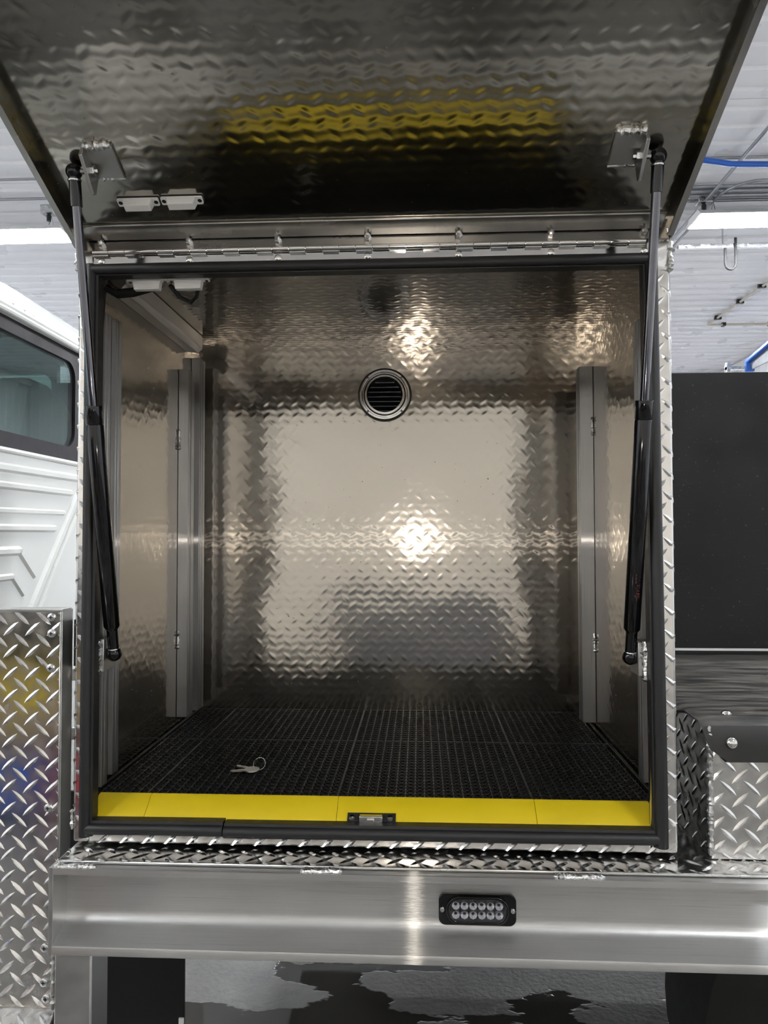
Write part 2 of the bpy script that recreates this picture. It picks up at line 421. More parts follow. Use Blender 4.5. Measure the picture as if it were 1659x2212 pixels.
# ------------------------------------------------------------------ ceiling lamps
def lamp_parts(c):
    cx, cy, cz = c
    def housing():
        mb = MB(); prof = [(-0.17, 0.0), (-0.11, 0.055), (0.11, 0.055), (0.17, 0.0), (0.165, -0.004), (0.105, 0.048), (-0.105, 0.048), (-0.165, -0.004)]
        return mb.prism(prof, lambda u, v, w: (cx+w, cy+u, cz+v), -0.62, 0.62)
    return housing
LAMPS = [(-7.3, 5.5, 'added unseen strip lamp under the ceiling, leftmost of its row'), (-7.3, 0.9, 'added unseen strip lamp beyond the cab on the far left'), (-7.3, -3.7, 'added unseen strip lamp behind the photographer on the far left'), (-3.85, 10.0, 'added unseen strip lamp at the far end on the left'), (3.19, 10.0, 'added unseen strip lamp at the far end on the right'),  # far left and far end lamps are unseen, added to brighten the ceiling
         (-3.85, 5.5, 'white strip lamp under the ceiling left of the lid'), (3.19, 5.5, 'white strip lamp under the ceiling right of the lid, by the hanging strap'),
         (-0.35, 5.5, 'white strip lamp hidden behind the raised lid'),
         (-3.85, 0.9, 'white strip lamp above the truck cab'), (-0.35, 0.9, 'white strip lamp over the raised lid'), (3.19, 0.9, 'white strip lamp over the truck bed'),
         (-3.85, -3.7, 'white strip lamp behind the photographer on the left'), (3.19, -3.7, 'white strip lamp behind the photographer on the right')]
proto = None
for lx, ly, lab in LAMPS:
    loc = Vector((lx, ly, 3.30))
    L = thing('strip_lamp', lab, 'lamp', loc, 'strip lamps under the ceiling')
    if proto is None:
        proto = []
        mb = lamp_parts(loc)(); proto.append(part('housing', mb, 'white', L))
        for sx in (-1, 1):
            proto.append(part('end_cap', MB().prism([(-0.17, -0.004), (-0.11, 0.058), (0.11, 0.058), (0.17, -0.004)], lambda u, v, w: (lx+w, ly+u, 3.30+v), sx*0.62-0.006, sx*0.62+0.006), 'white', L))
        for k in range(6):
            yy = ly-0.12+0.048*k
            proto.append(part('lamp_tube', MB().tube([(lx-0.6, yy, 3.302+0.012*(1-abs(k-2.5)/2.5)), (lx+0.6, yy, 3.302+0.012*(1-abs(k-2.5)/2.5))], 0.015, 10), 'tube', L))
        for sx in (-0.45, 0.45):
            proto.append(part('hanger', MB().tube([(lx+sx, ly-0.06, 3.355), (lx+sx, ly, CZ-0.02), (lx+sx, ly+0.06, 3.355)], 0.004, 6), 'conduit', L))
    else:
        for p in proto: 
            c = bpy.data.objects.new(p.name.split('.')[0], p.data); C.objects.link(c); c.parent = L

# ------------------------------------------------------------------ things added behind the photographer (seen only mirrored in the metal)
wb = thing('work_bench', 'dark steel workbench standing well behind the photographer', 'workbench', (0.1, -4.1, GZ))
part('bench_top', MB().box(-0.65, 0.85, -4.45, -3.75, -0.13, -0.085), 'grey', wb, bevel=0.004)
for x in (-0.6, 0.8):
    for y in (-4.4, -3.8): part('leg', MB().box(x-0.03, x+0.03, y-0.03, y+0.03, GZ, -0.13), 'black', wb)
part('drawer_unit', MB().box(-0.55, 0.75, -4.4, -3.78, -0.80, -0.135), 'black', wb)
for k in range(4): part('drawer', MB().box(-0.53, 0.73, -3.78, -3.762, -0.79+0.16*k, -0.645+0.16*k), 'grey', wb, bevel=0.004)
rk = thing('added_rack', 'added black steel rack, unseen, to the left behind the photographer', 'rack', (-2.8, -2.7, GZ))  # added unseen rack and bins darken and colour reflections in the left panel
for x in (-4.3, -3.3, -2.3, -1.3):
    for y in (-2.95, -2.45): part('upright', MB().box(x-0.025, x+0.025, y-0.025, y+0.025, GZ, 0.35), 'black', rk)
for z in (-0.88, -0.48, -0.08): part('shelf', MB().box(-4.3, -1.3, -2.98, -2.42, z-0.025, z), 'black', rk)
part('back_sheet', MB().box(-4.3, -1.3, -3.0, -2.985, GZ+0.05, 0.35), 'grey', rk)
cols_ = [('redpaint', 'red'), ('board', 'tan'), ('blue', 'blue'), ('grey', 'grey'), ('black', 'black'), ('yellow', 'yellow'), ('grey', 'grey'), ('redpaint', 'red'), ('black', 'black')]
ORD = ('first', 'second', 'third', 'fourth', 'fifth', 'sixth'); bn = 0
for z, zn in ((-0.88, 'bottom'), (-0.48, 'middle'), (-0.08, 'top')):
    for k in range(6):
        x = -4.05+0.5*k+0.03*math.sin(bn*2.1); c, cn = cols_[(bn*5) % 9]; bn += 1
        hb = 0.20+0.08*((bn*37) % 5)/5; wb_ = 0.13+0.06*((bn*13) % 4)/4
        o = part('added_bin', MB().prism([(-wb_*0.9, 0), (wb_*0.9, 0), (wb_, hb), (wb_*0.95, hb), (wb_*0.85, 0.01), (-wb_*0.85, 0.01), (-wb_*0.95, hb), (-wb_, hb)], lambda u, v, w: (x+u, w, z+0.001+v), -2.9, -2.5)
                 .box(x-wb_*0.9, x+wb_*0.9, -2.51, -2.495, z+0.001, z+hb), c, origin=(x, -2.7, z+0.001))
        tag(o, '%s open added bin, %s from left, %s shelf of the rack behind the photographer' % (cn, ORD[k], zn), 'bin', 'added bins on the rack')

# ------------------------------------------------------------------ services on the ceiling
def pipe(name, label, path, r, mat='conduit', n=10, cat='conduit', group=None):
    o = part(name, MB().tube(path, r, n), mat, origin=path[0]); return tag(o, label, cat, group)
zc = CZ-0.035
pipe('conduit', 'straight bright conduit running away past the right edge of the lid', [(2.63, 2.0, zc-0.035), (2.63, 6.9, zc-0.035)], 0.016)
pts = [(2.70, 6.6, zc-0.037), (2.70, 5.35, zc-0.037)]+[(2.70+0.25*(1-math.cos(a)), 5.35-0.33*math.sin(a), zc-0.037) for a in [math.pi/2*i/8 for i in range(1, 9)]]+[(5.6, 5.02, zc-0.037)]
pipe('conduit', 'bent conduit curving off to the right beside the straight one', pts, 0.013)
zb_ = CZ-0.028
for yy, r, lab in ((5.20, 0.014, 'thin conduit crossing the ceiling, nearest of the bundle by the right lamp'), (5.28, 0.02, 'second conduit of the bundle by the right lamp'), (5.37, 0.024, 'thick middle conduit of the bundle by the right lamp'),
                   (5.47, 0.016, 'conduit of the bundle just before the right lamp'), (4.72, 0.012, 'single thin conduit in front of the bundle near the blue hose')):
    pipe('conduit', lab, [(2.0, yy, zb_), (5.7, yy, zb_)], r, group='conduits across the ceiling')
pipe('conduit', 'thin conduit crossing the ceiling above the left lamp', [(-8.9, 5.1, zc), (-2.5, 5.1, zc)], 0.012)
pipe('conduit', 'second thin conduit crossing the ceiling above the left lamp', [(-8.9, 4.75, zc), (-2.5, 4.75, zc)], 0.01)
cc = thing('cream_conduit', 'cream plastic conduit running slantwise over the ceiling on the right', 'conduit', (4.22, 9.4, CZ-0.03))
part('pipe', MB().tube([(4.22, 9.4, CZ-0.035), (4.25, 6.9, CZ-0.035)], 0.016, 8), 'cream', cc)
for yy in (9.1, 8.4, 7.8, 7.2): part('clip', MB().box(4.19, 4.28, yy-0.02, yy+0.02, CZ-0.055, CZ-0.002), 'black', cc)
cc = thing('cream_conduit', 'cream plastic conduit crossing level over the ceiling on the right', 'conduit', (4.22, 9.42, CZ-0.03))
part('pipe', MB().tube([(4.22, 9.42, CZ-0.035), (5.7, 9.42, CZ-0.035)], 0.016, 8), 'cream', cc)
for xx in (4.45, 5.1): part('clip', MB().box(xx-0.02, xx+0.02, 9.39, 9.47, CZ-0.055, CZ-0.002), 'black', cc)
pipe('air_hose', 'blue air hose strung under the ceiling right of the lid', [(1.6, 4.42, 3.44), (2.2, 4.5, 3.36), (2.5, 4.55, 3.335), (2.8, 4.57, 3.335), (3.4, 4.57, 3.37), (4.2, 4.57, 3.46)], 0.022, 'blue', cat='hose')
rl = thing('strut_rail', 'galvanised rail hung level behind the right lamp', 'rail', (2.62, 6.05, 3.27))
part('channel', MB().prism([(-0.02, 0), (0.02, 0), (0.02, 0.04), (0.014, 0.04), (0.014, 0.006), (-0.014, 0.006), (-0.014, 0.04), (-0.02, 0.04)], lambda u, v, w: (w, 6.05+u, 3.26+v), 2.62, 5.7), 'zinc', rl)
for xx in (3.05, 4.6): part('hanger', MB().tube([(xx, 6.05, 3.29), (xx, 6.05, CZ-0.0)], 0.008, 6), 'zinc', rl)
st = [(3.11+0.05*math.cos(a), 6.02, 3.1+0.06*math.sin(a)) for a in [math.pi+math.pi*i/10 for i in range(11)]]
pipe('hanging_strap', 'dark strap looped over the rail behind the right lamp', [(3.06, 6.02, 3.25), (3.06, 6.02, 3.15)]+st+[(3.16, 6.02, 3.35)], 0.013, 'tyre', cat='strap')
for bx, by, lab in ((2.62, 5.4, 'small grey junction box with a drop plug above the right lamp'), (-3.32, 5.3, 'small grey junction box with a drop plug above the left lamp')):
    jb = thing('junction_box', lab, 'box', (bx, by, 3.40), 'junction boxes on the ceiling')
    part('box', MB().box(bx-0.06, bx+0.06, by-0.05, by+0.05, 3.41, CZ-0.01), 'zinc', jb, bevel=0.004)
    part('plug', MB().lathe([(0.02, 0), (0.022, 0.05), (0.012, 0.06)], (bx, by, 3.35), (0, 0, 1), 12), 'black', jb)
bf = thing('blue_panel', 'blue framed grey steel panel high on the right above the black board', 'panel', (4.55, 8.9, 2.7))
part('panel', MB().prism([(8.95, 2.70), (8.95, 2.80), (7.6, 3.0), (7.6, 2.70)], YZ, 4.60, 4.62), 'grey', bf)
part('rim', MB().prism([(9.0, 2.68), (9.0, 2.85), (7.6, 3.06), (7.6, 2.99), (8.94, 2.80), (8.94, 2.68)], YZ, 4.54, 4.66), 'blue', bf, bevel=0.015)
part('bracket', MB().box(4.3, 4.56, 8.98, 9.05, 2.72, 2.76).box(4.3, 4.34, 8.97, 9.06, 2.55, 2.82), 'zinc', bf)

# ------------------------------------------------------------------ the big box: shell, frame, seals, lid
BX, DY, TZ = 0.457, 0.62, 0.925
HW, DB, ZCEIL, ZFL = 0.447, 0.605, 0.9195, 0.045
box = thing('storage_box', 'open diamond plate storage box with raised lid and black rubber seal', 'storage box', (0, 0.3, 0))
part('back_panel', MB().box(-HW-0.005, HW+0.005, DB, DB+0.003, 0.0, ZCEIL), 'in_back', box, uv=((0.005, 0, 0.01), (1, 0, 0), (0, 0, 1)), smooth=False)
for sx in (-1, 1):
    part('inner_side_panel', MB().box(min(sx*HW, sx*(HW+0.003)), max(sx*HW, sx*(HW+0.003)), 0.012, DB, 0.0, ZCEIL), 'in_side', box, uv=((0, 0, 0.01), (0, 1, 0), (0, 0, 1)), smooth=False)
part('inner_ceiling', MB().box(-HW, HW, 0.012, DB, ZCEIL, ZCEIL+0.003), 'in_top', box, uv=((0, 0, 0), (1, 0, 0), (0, 1, 0)), smooth=False)
part('floor_pan', MB().box(-HW, HW, 0.0475, DB, ZFL-0.004, ZFL), 'floorpan', box, smooth=False)
part('outer_shell', MB().box(-BX, BX, 0.006, DY, TZ, TZ+0.003).box(-BX, -BX+0.003, 0.006, DY, 0, TZ).box(BX-0.003, BX, 0.006, DY, 0, TZ).box(-BX+.003, BX-.003, DY-0.003, DY, 0, TZ).box(-BX+.003, BX-.003, 0.006, DY, 0.0, 0.003), 'tread', box)
# front frame: lip around the opening, folded from tread plate
fr_l = part('frame_rail', MB().box(-BX, -0.432, 0, 0.012, 0, TZ), 'tread', box, bevel=0.004, seg=3)
fr_r = part('frame_rail', MB().box(0.418, BX, 0, 0.012, 0, TZ), 'tread', box, bevel=0.004, seg=3)
fr_b = part('frame_rail', MB().box(-0.432, 0.418, 0, 0.012, 0, 0.03), 'tread', box, bevel=0.003, seg=3)
fr_t = part('frame_rail', MB().box(-0.432, 0.418, 0, 0.012, 0.882, TZ), 'tread', box, bevel=0.003)
def wrap_l(u, v, h):   # u: distance from the outer corner, negative = round the corner on the side
    if u >= 0.003: return (-BX+u, -h, v)
    return (-BX-h*0.8+max(0.0, u)*0.3, -h*0.5+0.003-u, v)
tread_lugs(fr_l, wrap_l, -0.012, 0.018, 0.01, 0.87, pu=-0.004, pv=0.0155)
def wrap_r(u, v, h):
    if u >= 0.003: return (BX-u, -h, v)
    return (BX+h*0.8-max(0.0, u)*0.3, -h*0.5+0.003-u, v)
tread_lugs(fr_r, wrap_r, -0.012, 0.024, 0.03, 0.87, pu=0.005, pv=0.008)
tread_lugs(fr_b, lambda u, v, h: (u, -h, v), -0.43, 0.43, 0.0005, 0.018, pu=0.006, pv=0.006, H=0.0022)
for a, b, r in (((-BX-.001, 0.001, 0.885), (-BX-.001, 0.001, 0.918), 0.005), ((BX-.002, 0.0, 0.868), (BX, 0.001, 0.915), 0.0055), ((BX-.02, 0.0, 0.916), (BX, 0.0, 0.922), 0.005), ((-BX-.001, 0.0, 0.02), (-BX-.001, 0, 0.05), 0.003)):
    part('weld_bead', MB().weld(a, b, r), 'weld', box)
# rubber seals: a clip tongue and a bulb
def seal(a, b, along, inward, tw=0.011, r=0.0095, bulb_off=0.0):
    a, b = Vector(a), Vector(b); inw = Vector(inward); o = Vector((0, -1, 0)); P = []
    for i in range(18):
        ang = 2*math.pi*i/18; cu, cv = r*math.cos(ang), r*0.95*math.sin(ang)
        P.append((cu, cv))
    mb = MB(); n = len(P); k = 26; ring = []
    for q in range(k+1):
        t = q/k; base = a.lerp(b, t)+Vector((0, 1, 0))*(0.0006*math.sin(9*t+a.x*7)); 
        ring.append([base+inw*(u)+o*(v+0.003) for u, v in P])
    vs = [p for rr in ring for p in rr]
    fs = [(q*n+i, q*n+(i+1) % n, (q+1)*n+(i+1) % n, (q+1)*n+i) for q in range(k) for i in range(n)]
    fs += [tuple(range(n-1, -1, -1)), tuple(k*n+i for i in range(n))]
    mb.add(vs, fs)
    # clip tongue reaching over the lip edge
    d = (b-a).normalized()
    for s0, s1, y0, y1 in ((r*0.4, r*0.4+tw, -0.0055, 0.016),):
        c8 = [a+inw*s0+Vector((0, y0, 0)), a+inw*s1+Vector((0, y0+0.002, 0)), a+inw*s1+Vector((0, y1, 0)), a+inw*s0+Vector((0, y1, 0))]
        e8 = [p+(b-a) for p in c8]
        mb.add(c8+e8, [(0, 1, 5, 4), (1, 2, 6, 5), (2, 3, 7, 6), (3, 0, 4, 7), (3, 2, 1, 0), (4, 5, 6, 7)])
    return mb
part('rubber_seal', seal((-0.4352, -0.003, 0.012), (-0.4340, -0.003, 0.893), 'z', (1, 0, 0), tw=0.0085, r=0.0086), 'rubber', box)
part('rubber_seal', seal((0.4310, -0.003, 0.012), (0.4255, -0.003, 0.893), 'z', (-1, 0, 0), tw=0.008, r=0.0095), 'rubber', box)
part('rubber_seal', seal((-0.437, -0.003, 0.8855), (0.424, -0.003, 0.8855), 'x', (0, 0, -1), tw=0.006, r=0.0085), 'rubber', box)
part('rubber_seal', seal((-0.434, -0.003, 0.0235), (-0.2215, -0.003, 0.0242), 'x', (0, 0, 1), tw=0.009, r=0.0086), 'rubber', box)
part('rubber_seal', seal((-0.2195, -0.003, 0.0225), (0.427, -0.003, 0.0235), 'x', (0, 0, 1), tw=0.009, r=0.0090), 'rubber', box)

# upright mounting channels inside
def channel(x0, x1, y0, y1, z0, z1, n=2):
    mb = MB(); mb.box(x0, x1, y0, y1, z0, z1)
    return mb
def post(xw, sx, w, y0, y1, z0, z1, grooves=((0.35, 0.5),)):
    """hat shaped extrusion against a side wall at xw, opening inwards; sx=+1 for left wall"""
    d = y1-y0; prof = [(0, y0), (w, y0)]
    for g0, g1 in grooves:
        prof += [(w, y0+d*g0), (w-0.004, y0+d*g0), (w-0.004, y0+d*g1), (w, y0+d*g1)]
    prof += [(w, y1), (0, y1)]
    if sx < 0: prof = [(-u, v) for u, v in reversed(prof)]
    return MB().prism(prof, lambda u, v, q: (xw+u, v, q), z0, z1)
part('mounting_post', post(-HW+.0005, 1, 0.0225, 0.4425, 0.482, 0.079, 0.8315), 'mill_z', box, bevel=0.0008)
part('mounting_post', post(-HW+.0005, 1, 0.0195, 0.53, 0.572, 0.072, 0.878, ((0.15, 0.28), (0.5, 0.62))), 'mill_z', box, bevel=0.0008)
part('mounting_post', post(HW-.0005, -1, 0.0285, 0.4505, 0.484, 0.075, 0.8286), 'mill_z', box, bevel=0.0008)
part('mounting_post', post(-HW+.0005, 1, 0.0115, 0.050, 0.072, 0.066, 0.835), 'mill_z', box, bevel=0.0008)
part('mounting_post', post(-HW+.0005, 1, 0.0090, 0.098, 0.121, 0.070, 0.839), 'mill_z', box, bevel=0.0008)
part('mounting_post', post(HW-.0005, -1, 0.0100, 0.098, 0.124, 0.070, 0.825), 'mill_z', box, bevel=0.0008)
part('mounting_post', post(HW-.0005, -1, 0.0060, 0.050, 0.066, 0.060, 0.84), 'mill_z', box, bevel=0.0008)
for x, y, z0, z1 in ((-HW+.003, 0.442, 0.655, 0.70), (-HW+.003, 0.442, 0.225, 0.265), (HW-.003, 0.45, 0.68, 0.72), (HW-.003, 0.45, 0.222, 0.262)):
    part('weld_bead', MB().weld((x, y, z0), (x, y, z1), 0.0032), 'weld', box)
# angle bar along the upper left corner
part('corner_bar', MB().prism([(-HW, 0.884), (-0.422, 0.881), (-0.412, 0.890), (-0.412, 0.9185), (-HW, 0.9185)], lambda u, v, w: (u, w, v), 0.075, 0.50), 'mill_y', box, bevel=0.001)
# lower strut brackets with welds
for sx, xb in ((-1, -0.424), (1, 0.4125)):
    part('strut_bracket', MB().box(min(xb, xb-sx*0.006), max(xb, xb-sx*0.006), 0.016, 0.062, 0.257, 0.308).box(min(xb, xb+sx*0.026), max(xb, xb+sx*0.026), 0.056, 0.062, 0.257, 0.308), 'dull', box, bevel=0.001)
    part('weld_bead', MB().weld((xb+sx*0.004, 0.014, 0.250), (xb+sx*0.004, 0.014, 0.310), 0.0062), 'weld', box)

# lid, hinged along the top and swung up 24 degrees past level
CA, SA = math.cos(math.radians(24)), math.sin(math.radians(24))
def LP(x, s, t): return (x, -0.006-s*CA+t*SA, 0.912+s*SA+t*CA)
TS, LL, LXW = 0.025, 0.90, 0.4555
lid = part('lid', MB().box(-LXW, LXW, 0.0, LL, TS, TS+0.0025, LP), 'lid', box, uv=(LP(0, 0, TS), (1, 0, 0), (0, -CA, SA)), smooth=False)
lid['label'] = 'raised lid with smooth dimpled underside'
for sx in (-1, 1):
    part('lid_flange', MB().box(min(sx*LXW, sx*(LXW-.0025)), max(sx*LXW, sx*(LXW-.0025)), 0, LL, 0.0, TS, LP).box(min(sx*LXW, sx*(LXW-.009)), max(sx*LXW, sx*(LXW-.009)), 0.012, LL, -0.0015, 0.001, LP), 'lidflange', lid)
part('lid_flange', MB().box(-LXW+.003, LXW-.003, 0.0, 0.0025, 0.0025, TS, LP), 'lidflange', lid)
part('hinge_doubler', MB().box(-LXW+.012, LXW-.012, 0.004, 0.034, TS-0.0045, TS-0.0002, LP), 'lidflange', lid, bevel=0.0015)
part('lid_flange', MB().box(-LXW+.003, LXW-.003, LL-0.0025, LL, 0.0, TS, LP), 'lidflange', lid)
for sx, xf, xo in ((-1, -0.3835, -0.340), (1, 0.3795, 0.337)):
    # angle bracket: one leg on the lid, the other hanging down to carry the ball stud
    part('strut_bracket', MB().box(min(xf, xo), max(xf, xo), 0.118, 0.168, TS-0.005, TS, LP)
         .prism([(0.168, TS), (0.168, TS-0.018), (0.118, TS-0.036), (0.112, TS-0.030), (0.118, TS)], lambda u, v, w: LP(w, u, v), min(xf, xf-sx*0.005), max(xf, xf-sx*0.005)), 'dull', lid, bevel=0.0008)
    part('weld_bead', MB().weld(LP(xf-sx*0.002, 0.170, TS-0.004), LP(xo, 0.170, TS-0.004), 0.0058), 'weld', lid)
    part('weld_bead', MB().weld(LP(xf-sx*0.004, 0.117, TS-0.003), LP(xo, 0.116, TS-0.003), 0.003), 'dull', lid)
    part('bracket_nut', MB().lathe([(0.0075, 0), (0.0075, 0.006), (0.0035, 0.0065), (0.0035, 0.010)], LP(xf-sx*0.005, 0.138, TS-0.014), (-sx, 0, 0), 6), 'zinc', lid)

# ------------------------------------------------------------------ piano hinge
hg = thing('piano_hinge', 'long steel piano hinge between the box and its lid', 'hinge', (0, -0.006, 0.905))
part('leaf', MB().box(-0.4314, 0.4179, -0.0025, -0.0003, 0.8945, 0.909), 'chrome', hg)
KN, k0, k1 = 33, -0.4314, 0.4179
kw_ = (k1-k0)/KN
kn0 = None
for i in range(KN):
    xc = k0+kw_*(i+0.5); zz = 0.9118
    if kn0 is None:
        kn0 = part('knuckle', MB().tube([(xc-kw_/2+0.0005, -0.007, zz), (xc+kw_/2-0.0005, -0.007, zz)], 0.0042, 14), 'chrome', hg, origin=(xc, -0.007, zz))
    else: clone(kn0, 'knuckle', hg, (xc, -0.007, zz))
    if i % 2 == 0: part('leaf_tab', MB().box(xc-kw_/2+0.0008, xc+kw_/2-0.0008, -0.0085, -0.0022, 0.9058, 0.9075), 'chrome', hg)
part('pin', MB().tube([(k0-0.003, -0.007, 0.9118), (k1+0.003, -0.007, 0.9118)], 0.0022, 8), 'rod', hg)
nut0 = scr0 = None
for i in range(7):
    xb = -0.419+0.1393*i
    p = Vector(LP(xb, 0.0025, 0.0145)); ax = Vector(LP(0, 1, 0))-Vector(LP(0, 0, 0))
    if nut0 is None: nut0 = part('bolt_nut', MB().lathe([(0.0062, 0), (0.0062, 0.004), (0.0052, 0.006), (0.003, 0.006), (0.003, 0.010)], p, ax, 6), 'chrome', hg, origin=p)
    else: clone(nut0, 'bolt_nut', hg, p)
    q = Vector((xb, -0.0025, 0.8995))
    if scr0 is None:
        scr0 = part('screw', MB().lathe([(0.0055, 0), (0.0052, -0.0015), (0.003, -0.003)], q, (0, 1, 0), 14), 'chrome', hg, origin=q)
    else: clone(scr0, 'screw', hg, q)

# ------------------------------------------------------------------ gas struts
def strut(sx, xt, xb, label, text=None):
    top = Vector(LP(xt, 0.138, TS-0.0135)); bot = Vector((xb, 0.030, 0.2835))
    d = (bot-top).normalized(); L = (bot-top).length
    t = thing('gas_strut', label, 'gas strut', bot, 'gas struts')
    f = lambda q: top+d*q
    c0 = L*0.455
    part('rod', MB().tube([f(0.045), f(c0+0.01)], 0.0062, 20), 'rod', t)
    part('end_fitting', MB().sphere(top, 0.0112, 20, 14).lathe([(0.0082, 0.0), (0.0082, 0.02), (0.0078, 0.046)], top, d, 18), 'blackgloss', t)
    part('end_clip', MB().lathe([(0.0092, 0.010), (0.0095, 0.0112), (0.0092, 0.0125)], top, d, 18), 'zinc', t)
    part('collar', MB().lathe([(0.008, -0.0005), (0.0125, 0.0), (0.0127, 0.001), (0.0127, 0.026), (0.0118, 0.0275)], f(c0), d, 28), 'blackgloss', t)
    cy = part('cylinder', MB().lathe([(0.0118, 0.0275), (0.0122, 0.029), (0.0122, L-c0-0.046), (0.0085, L-c0-0.040)], f(c0), d, 28), 'blackgloss', t)
    part('end_fitting', MB().sphere(bot, 0.0122, 20, 14).lathe([(0.0086, -0.044), (0.0084, -0.004)], bot, d, 18), 'blackgloss', t)
    part('end_clip', MB().lathe([(0.0089, -0.0095), (0.0093, -0.0085), (0.0089, -0.0075)], bot, d, 18), 'zinc', t)
    part('ball_stud', MB().tube([bot, bot+Vector((sx*0.018, 0, 0))], 0.005, 6).tube([top, top-Vector((sx*0.022, 0, 0))], 0.004, 8), 'zinc', t)
    if text:
        cu = bpy.data.curves.new('print', 'FONT'); cu.body = text; cu.size = 0.0105; cu.shear = 0.25; cu.align_x = 'CENTER'; cu.align_y = 'CENTER'
        to = bpy.data.objects.new('print_source', cu); C.objects.link(to)
        dg = bpy.context.evaluated_depsgraph_get(); me = bpy.data.meshes.new_from_object(to.evaluated_get(dg))
        bpy.data.objects.remove(to)
        ctr = f(L-0.115); ex = -d; vw = (CAM-ctr); nrm = (vw-ex*vw.dot(ex)).normalized(); ey = nrm.cross(ex)
        nrm2 = (nrm*math.cos(0.45)-ey*math.sin(0.45)); ey2 = nrm2.cross(ex)
        mb = MB(); R = 0.01232
        for v in me.vertices:
            a = v.co.y/R
            mb.v.append(tuple(ctr+ex*v.co.x+(nrm2*math.cos(a)+ey2*math.sin(a))*R))
        mb.f = [tuple(p.vertices) for p in me.polygons]
        o = part('lettering', mb, 'red', cy, smooth=False); o['label'] = 'dark red lettering up the cylinder'
strut(-1, -0.4035, -0.4075, 'black gas strut holding the lid on the left')
strut(1, 0.3985, 0.3985, 'black gas strut holding the lid on the right, red lettering on it', 'Savin777')

# ------------------------------------------------------------------ magnetic door switches
def switch(label, fn, w=0.062, d=0.018, h=0.014, sub=True):
    """fn(x, y, h) local -> world; body on a slim base plate with two screws"""
    t = thing('door_switch', label, 'sensor', fn(0, 0, 0), 'white door switches')
    part('base_plate', MB().prism(rrect(-w/2, w/2, -0.0065, 0.0065, 0.002), fn, 0.0, 0.003), 'white', t)
    part('body', MB().add([fn(*p) for p in [(-w*.34, -.0075, .0025), (w*.34, -.0075, .0025), (w*.34, .0065, .0025), (-w*.34, .0065, .0025), (-w*.31, -.0065, h), (w*.31, -.0065, h), (w*.31, .005, h), (-w*.31, .005, h)]],
         [(3, 2, 1, 0), (4, 5, 6, 7), (0, 1, 5, 4), (1, 2, 6, 5), (2, 3, 7, 6), (3, 0, 4, 7)]), 'white', t, bevel=0.0008)
    part('gasket', MB().prism(rrect(-w/2-.0006, w/2+.0006, -0.0072, 0.0072, 0.002), fn, -0.0012, 0.0002), 'black', t)
    for sx in (-1, 1):
        a, b = Vector(fn(sx*w*0.43, 0, 0.003)), Vector(fn(sx*w*0.43, 0, 0.005))
        part('screw_hole' if sub else 'screw', MB().lathe([(0.0032, 0), (0.003, 0.0012 if not sub else 0.0003), (0.001, 0.0025 if not sub else 0.0004)], a, b-a, 12), 'dark' if sub else 'chrome', t)
switch('white door switch half on the lid, the left one', lambda u, v, h: LP(-0.336+u, 0.075+v, TS-0.0012-h))
switch('white door switch half on the lid, the right one', lambda u, v, h: LP(-0.2705+u, 0.076+v, TS-0.0012-h))
bar = part('switch_bar', MB().box(-0.3955, -0.2555, 0.022, 0.034, 0.8815, 0.8855), 'mill_x', box, bevel=0.0006)
switch('white door switch inside the box top, the left one', lambda u, v, h: (-0.3575+u, 0.0285+v, 0.8805-h), w=0.066, h=0.0175, sub=False)
switch('white door switch inside the box top, the right one', lambda u, v, h: (-0.2905+u, 0.0285+v, 0.8805-h), w=0.066, h=0.0175, sub=False)
wr = thing('switch_wiring', 'black taped wiring behind the upper switches', 'wiring', (-0.41, 0.045, 0.87))
part('taped_loom', MB().tube([(-0.432, 0.040, 0.874), (-0.415, 0.05, 0.866), (-0.39, 0.05, 0.868), (-0.36, 0.045, 0.872), (-0.34, 0.04, 0.876)], [0.006, 0.008, 0.0075, 0.006, 0.005], 10), 'dark', wr)
part('loose_cable', MB().tube([(-0.325, 0.04, 0.875), (-0.315, 0.06, 0.862), (-0.30, 0.07, 0.856), (-0.287, 0.06, 0.862), (-0.28, 0.045, 0.875)], 0.0035, 8), 'black', wr)
part('cable_drop', MB().tube([(-0.432, 0.040, 0.872), (-0.434, 0.034, 0.80), (-0.434, 0.034, 0.35)], 0.0022, 8), 'black', wr)
part('red_wire', MB().tube([(-0.425, 0.035, 0.882), (-0.418, 0.036, 0.872), (-0.41, 0.038, 0.869)], 0.0022, 8), 'strap', wr)

# ------------------------------------------------------------------ round louvred vent on the back wall
vx, vy, vz = -0.0045, DB, 0.8015
vt = thing('round_vent', 'round chrome louvred vent on the back wall of the box', 'vent', (vx, vy, vz))
def ringlathe(prof, n=56):
    mb = MB(); c = Vector((vx, vy, vz)); m = len(prof)
    vs = [c+Vector((r*math.cos(2*math.pi*k/n), -h, r*math.sin(2*math.pi*k/n))) for r, h in prof for k in range(n)]
    fs = [(i*n+k, i*n+(k+1) % n, ((i+1) % m)*n+(k+1) % n, ((i+1) % m)*n+k) for i in range(m) for k in range(n)]
    return mb.add(vs, fs)
part('gasket', ringlathe([(0.0635, 0.0002), (0.0635, 0.0035), (0.060, 0.004), (0.058, 0.0002)]), 'rubber', vt)
part('outer_ring', ringlathe([(0.0608, 0.001), (0.0608, 0.005), (0.0585, 0.008), (0.0545, 0.008), (0.0525, 0.0045), (0.0500, 0.0045), (0.0500, 0.001)]), 'chrome', vt)
part('inner_ring', ringlathe([(0.0485, 0.001), (0.0485, 0.005), (0.0465, 0.0095), (0.0425, 0.0095), (0.0405, 0.006), (0.0405, 0.001)]), 'chrome', vt)
part('groove', ringlathe([(0.0505, 0.001), (0.0505, 0.002), (0.048, 0.002), (0.048, 0.001)]), 'dark', vt)
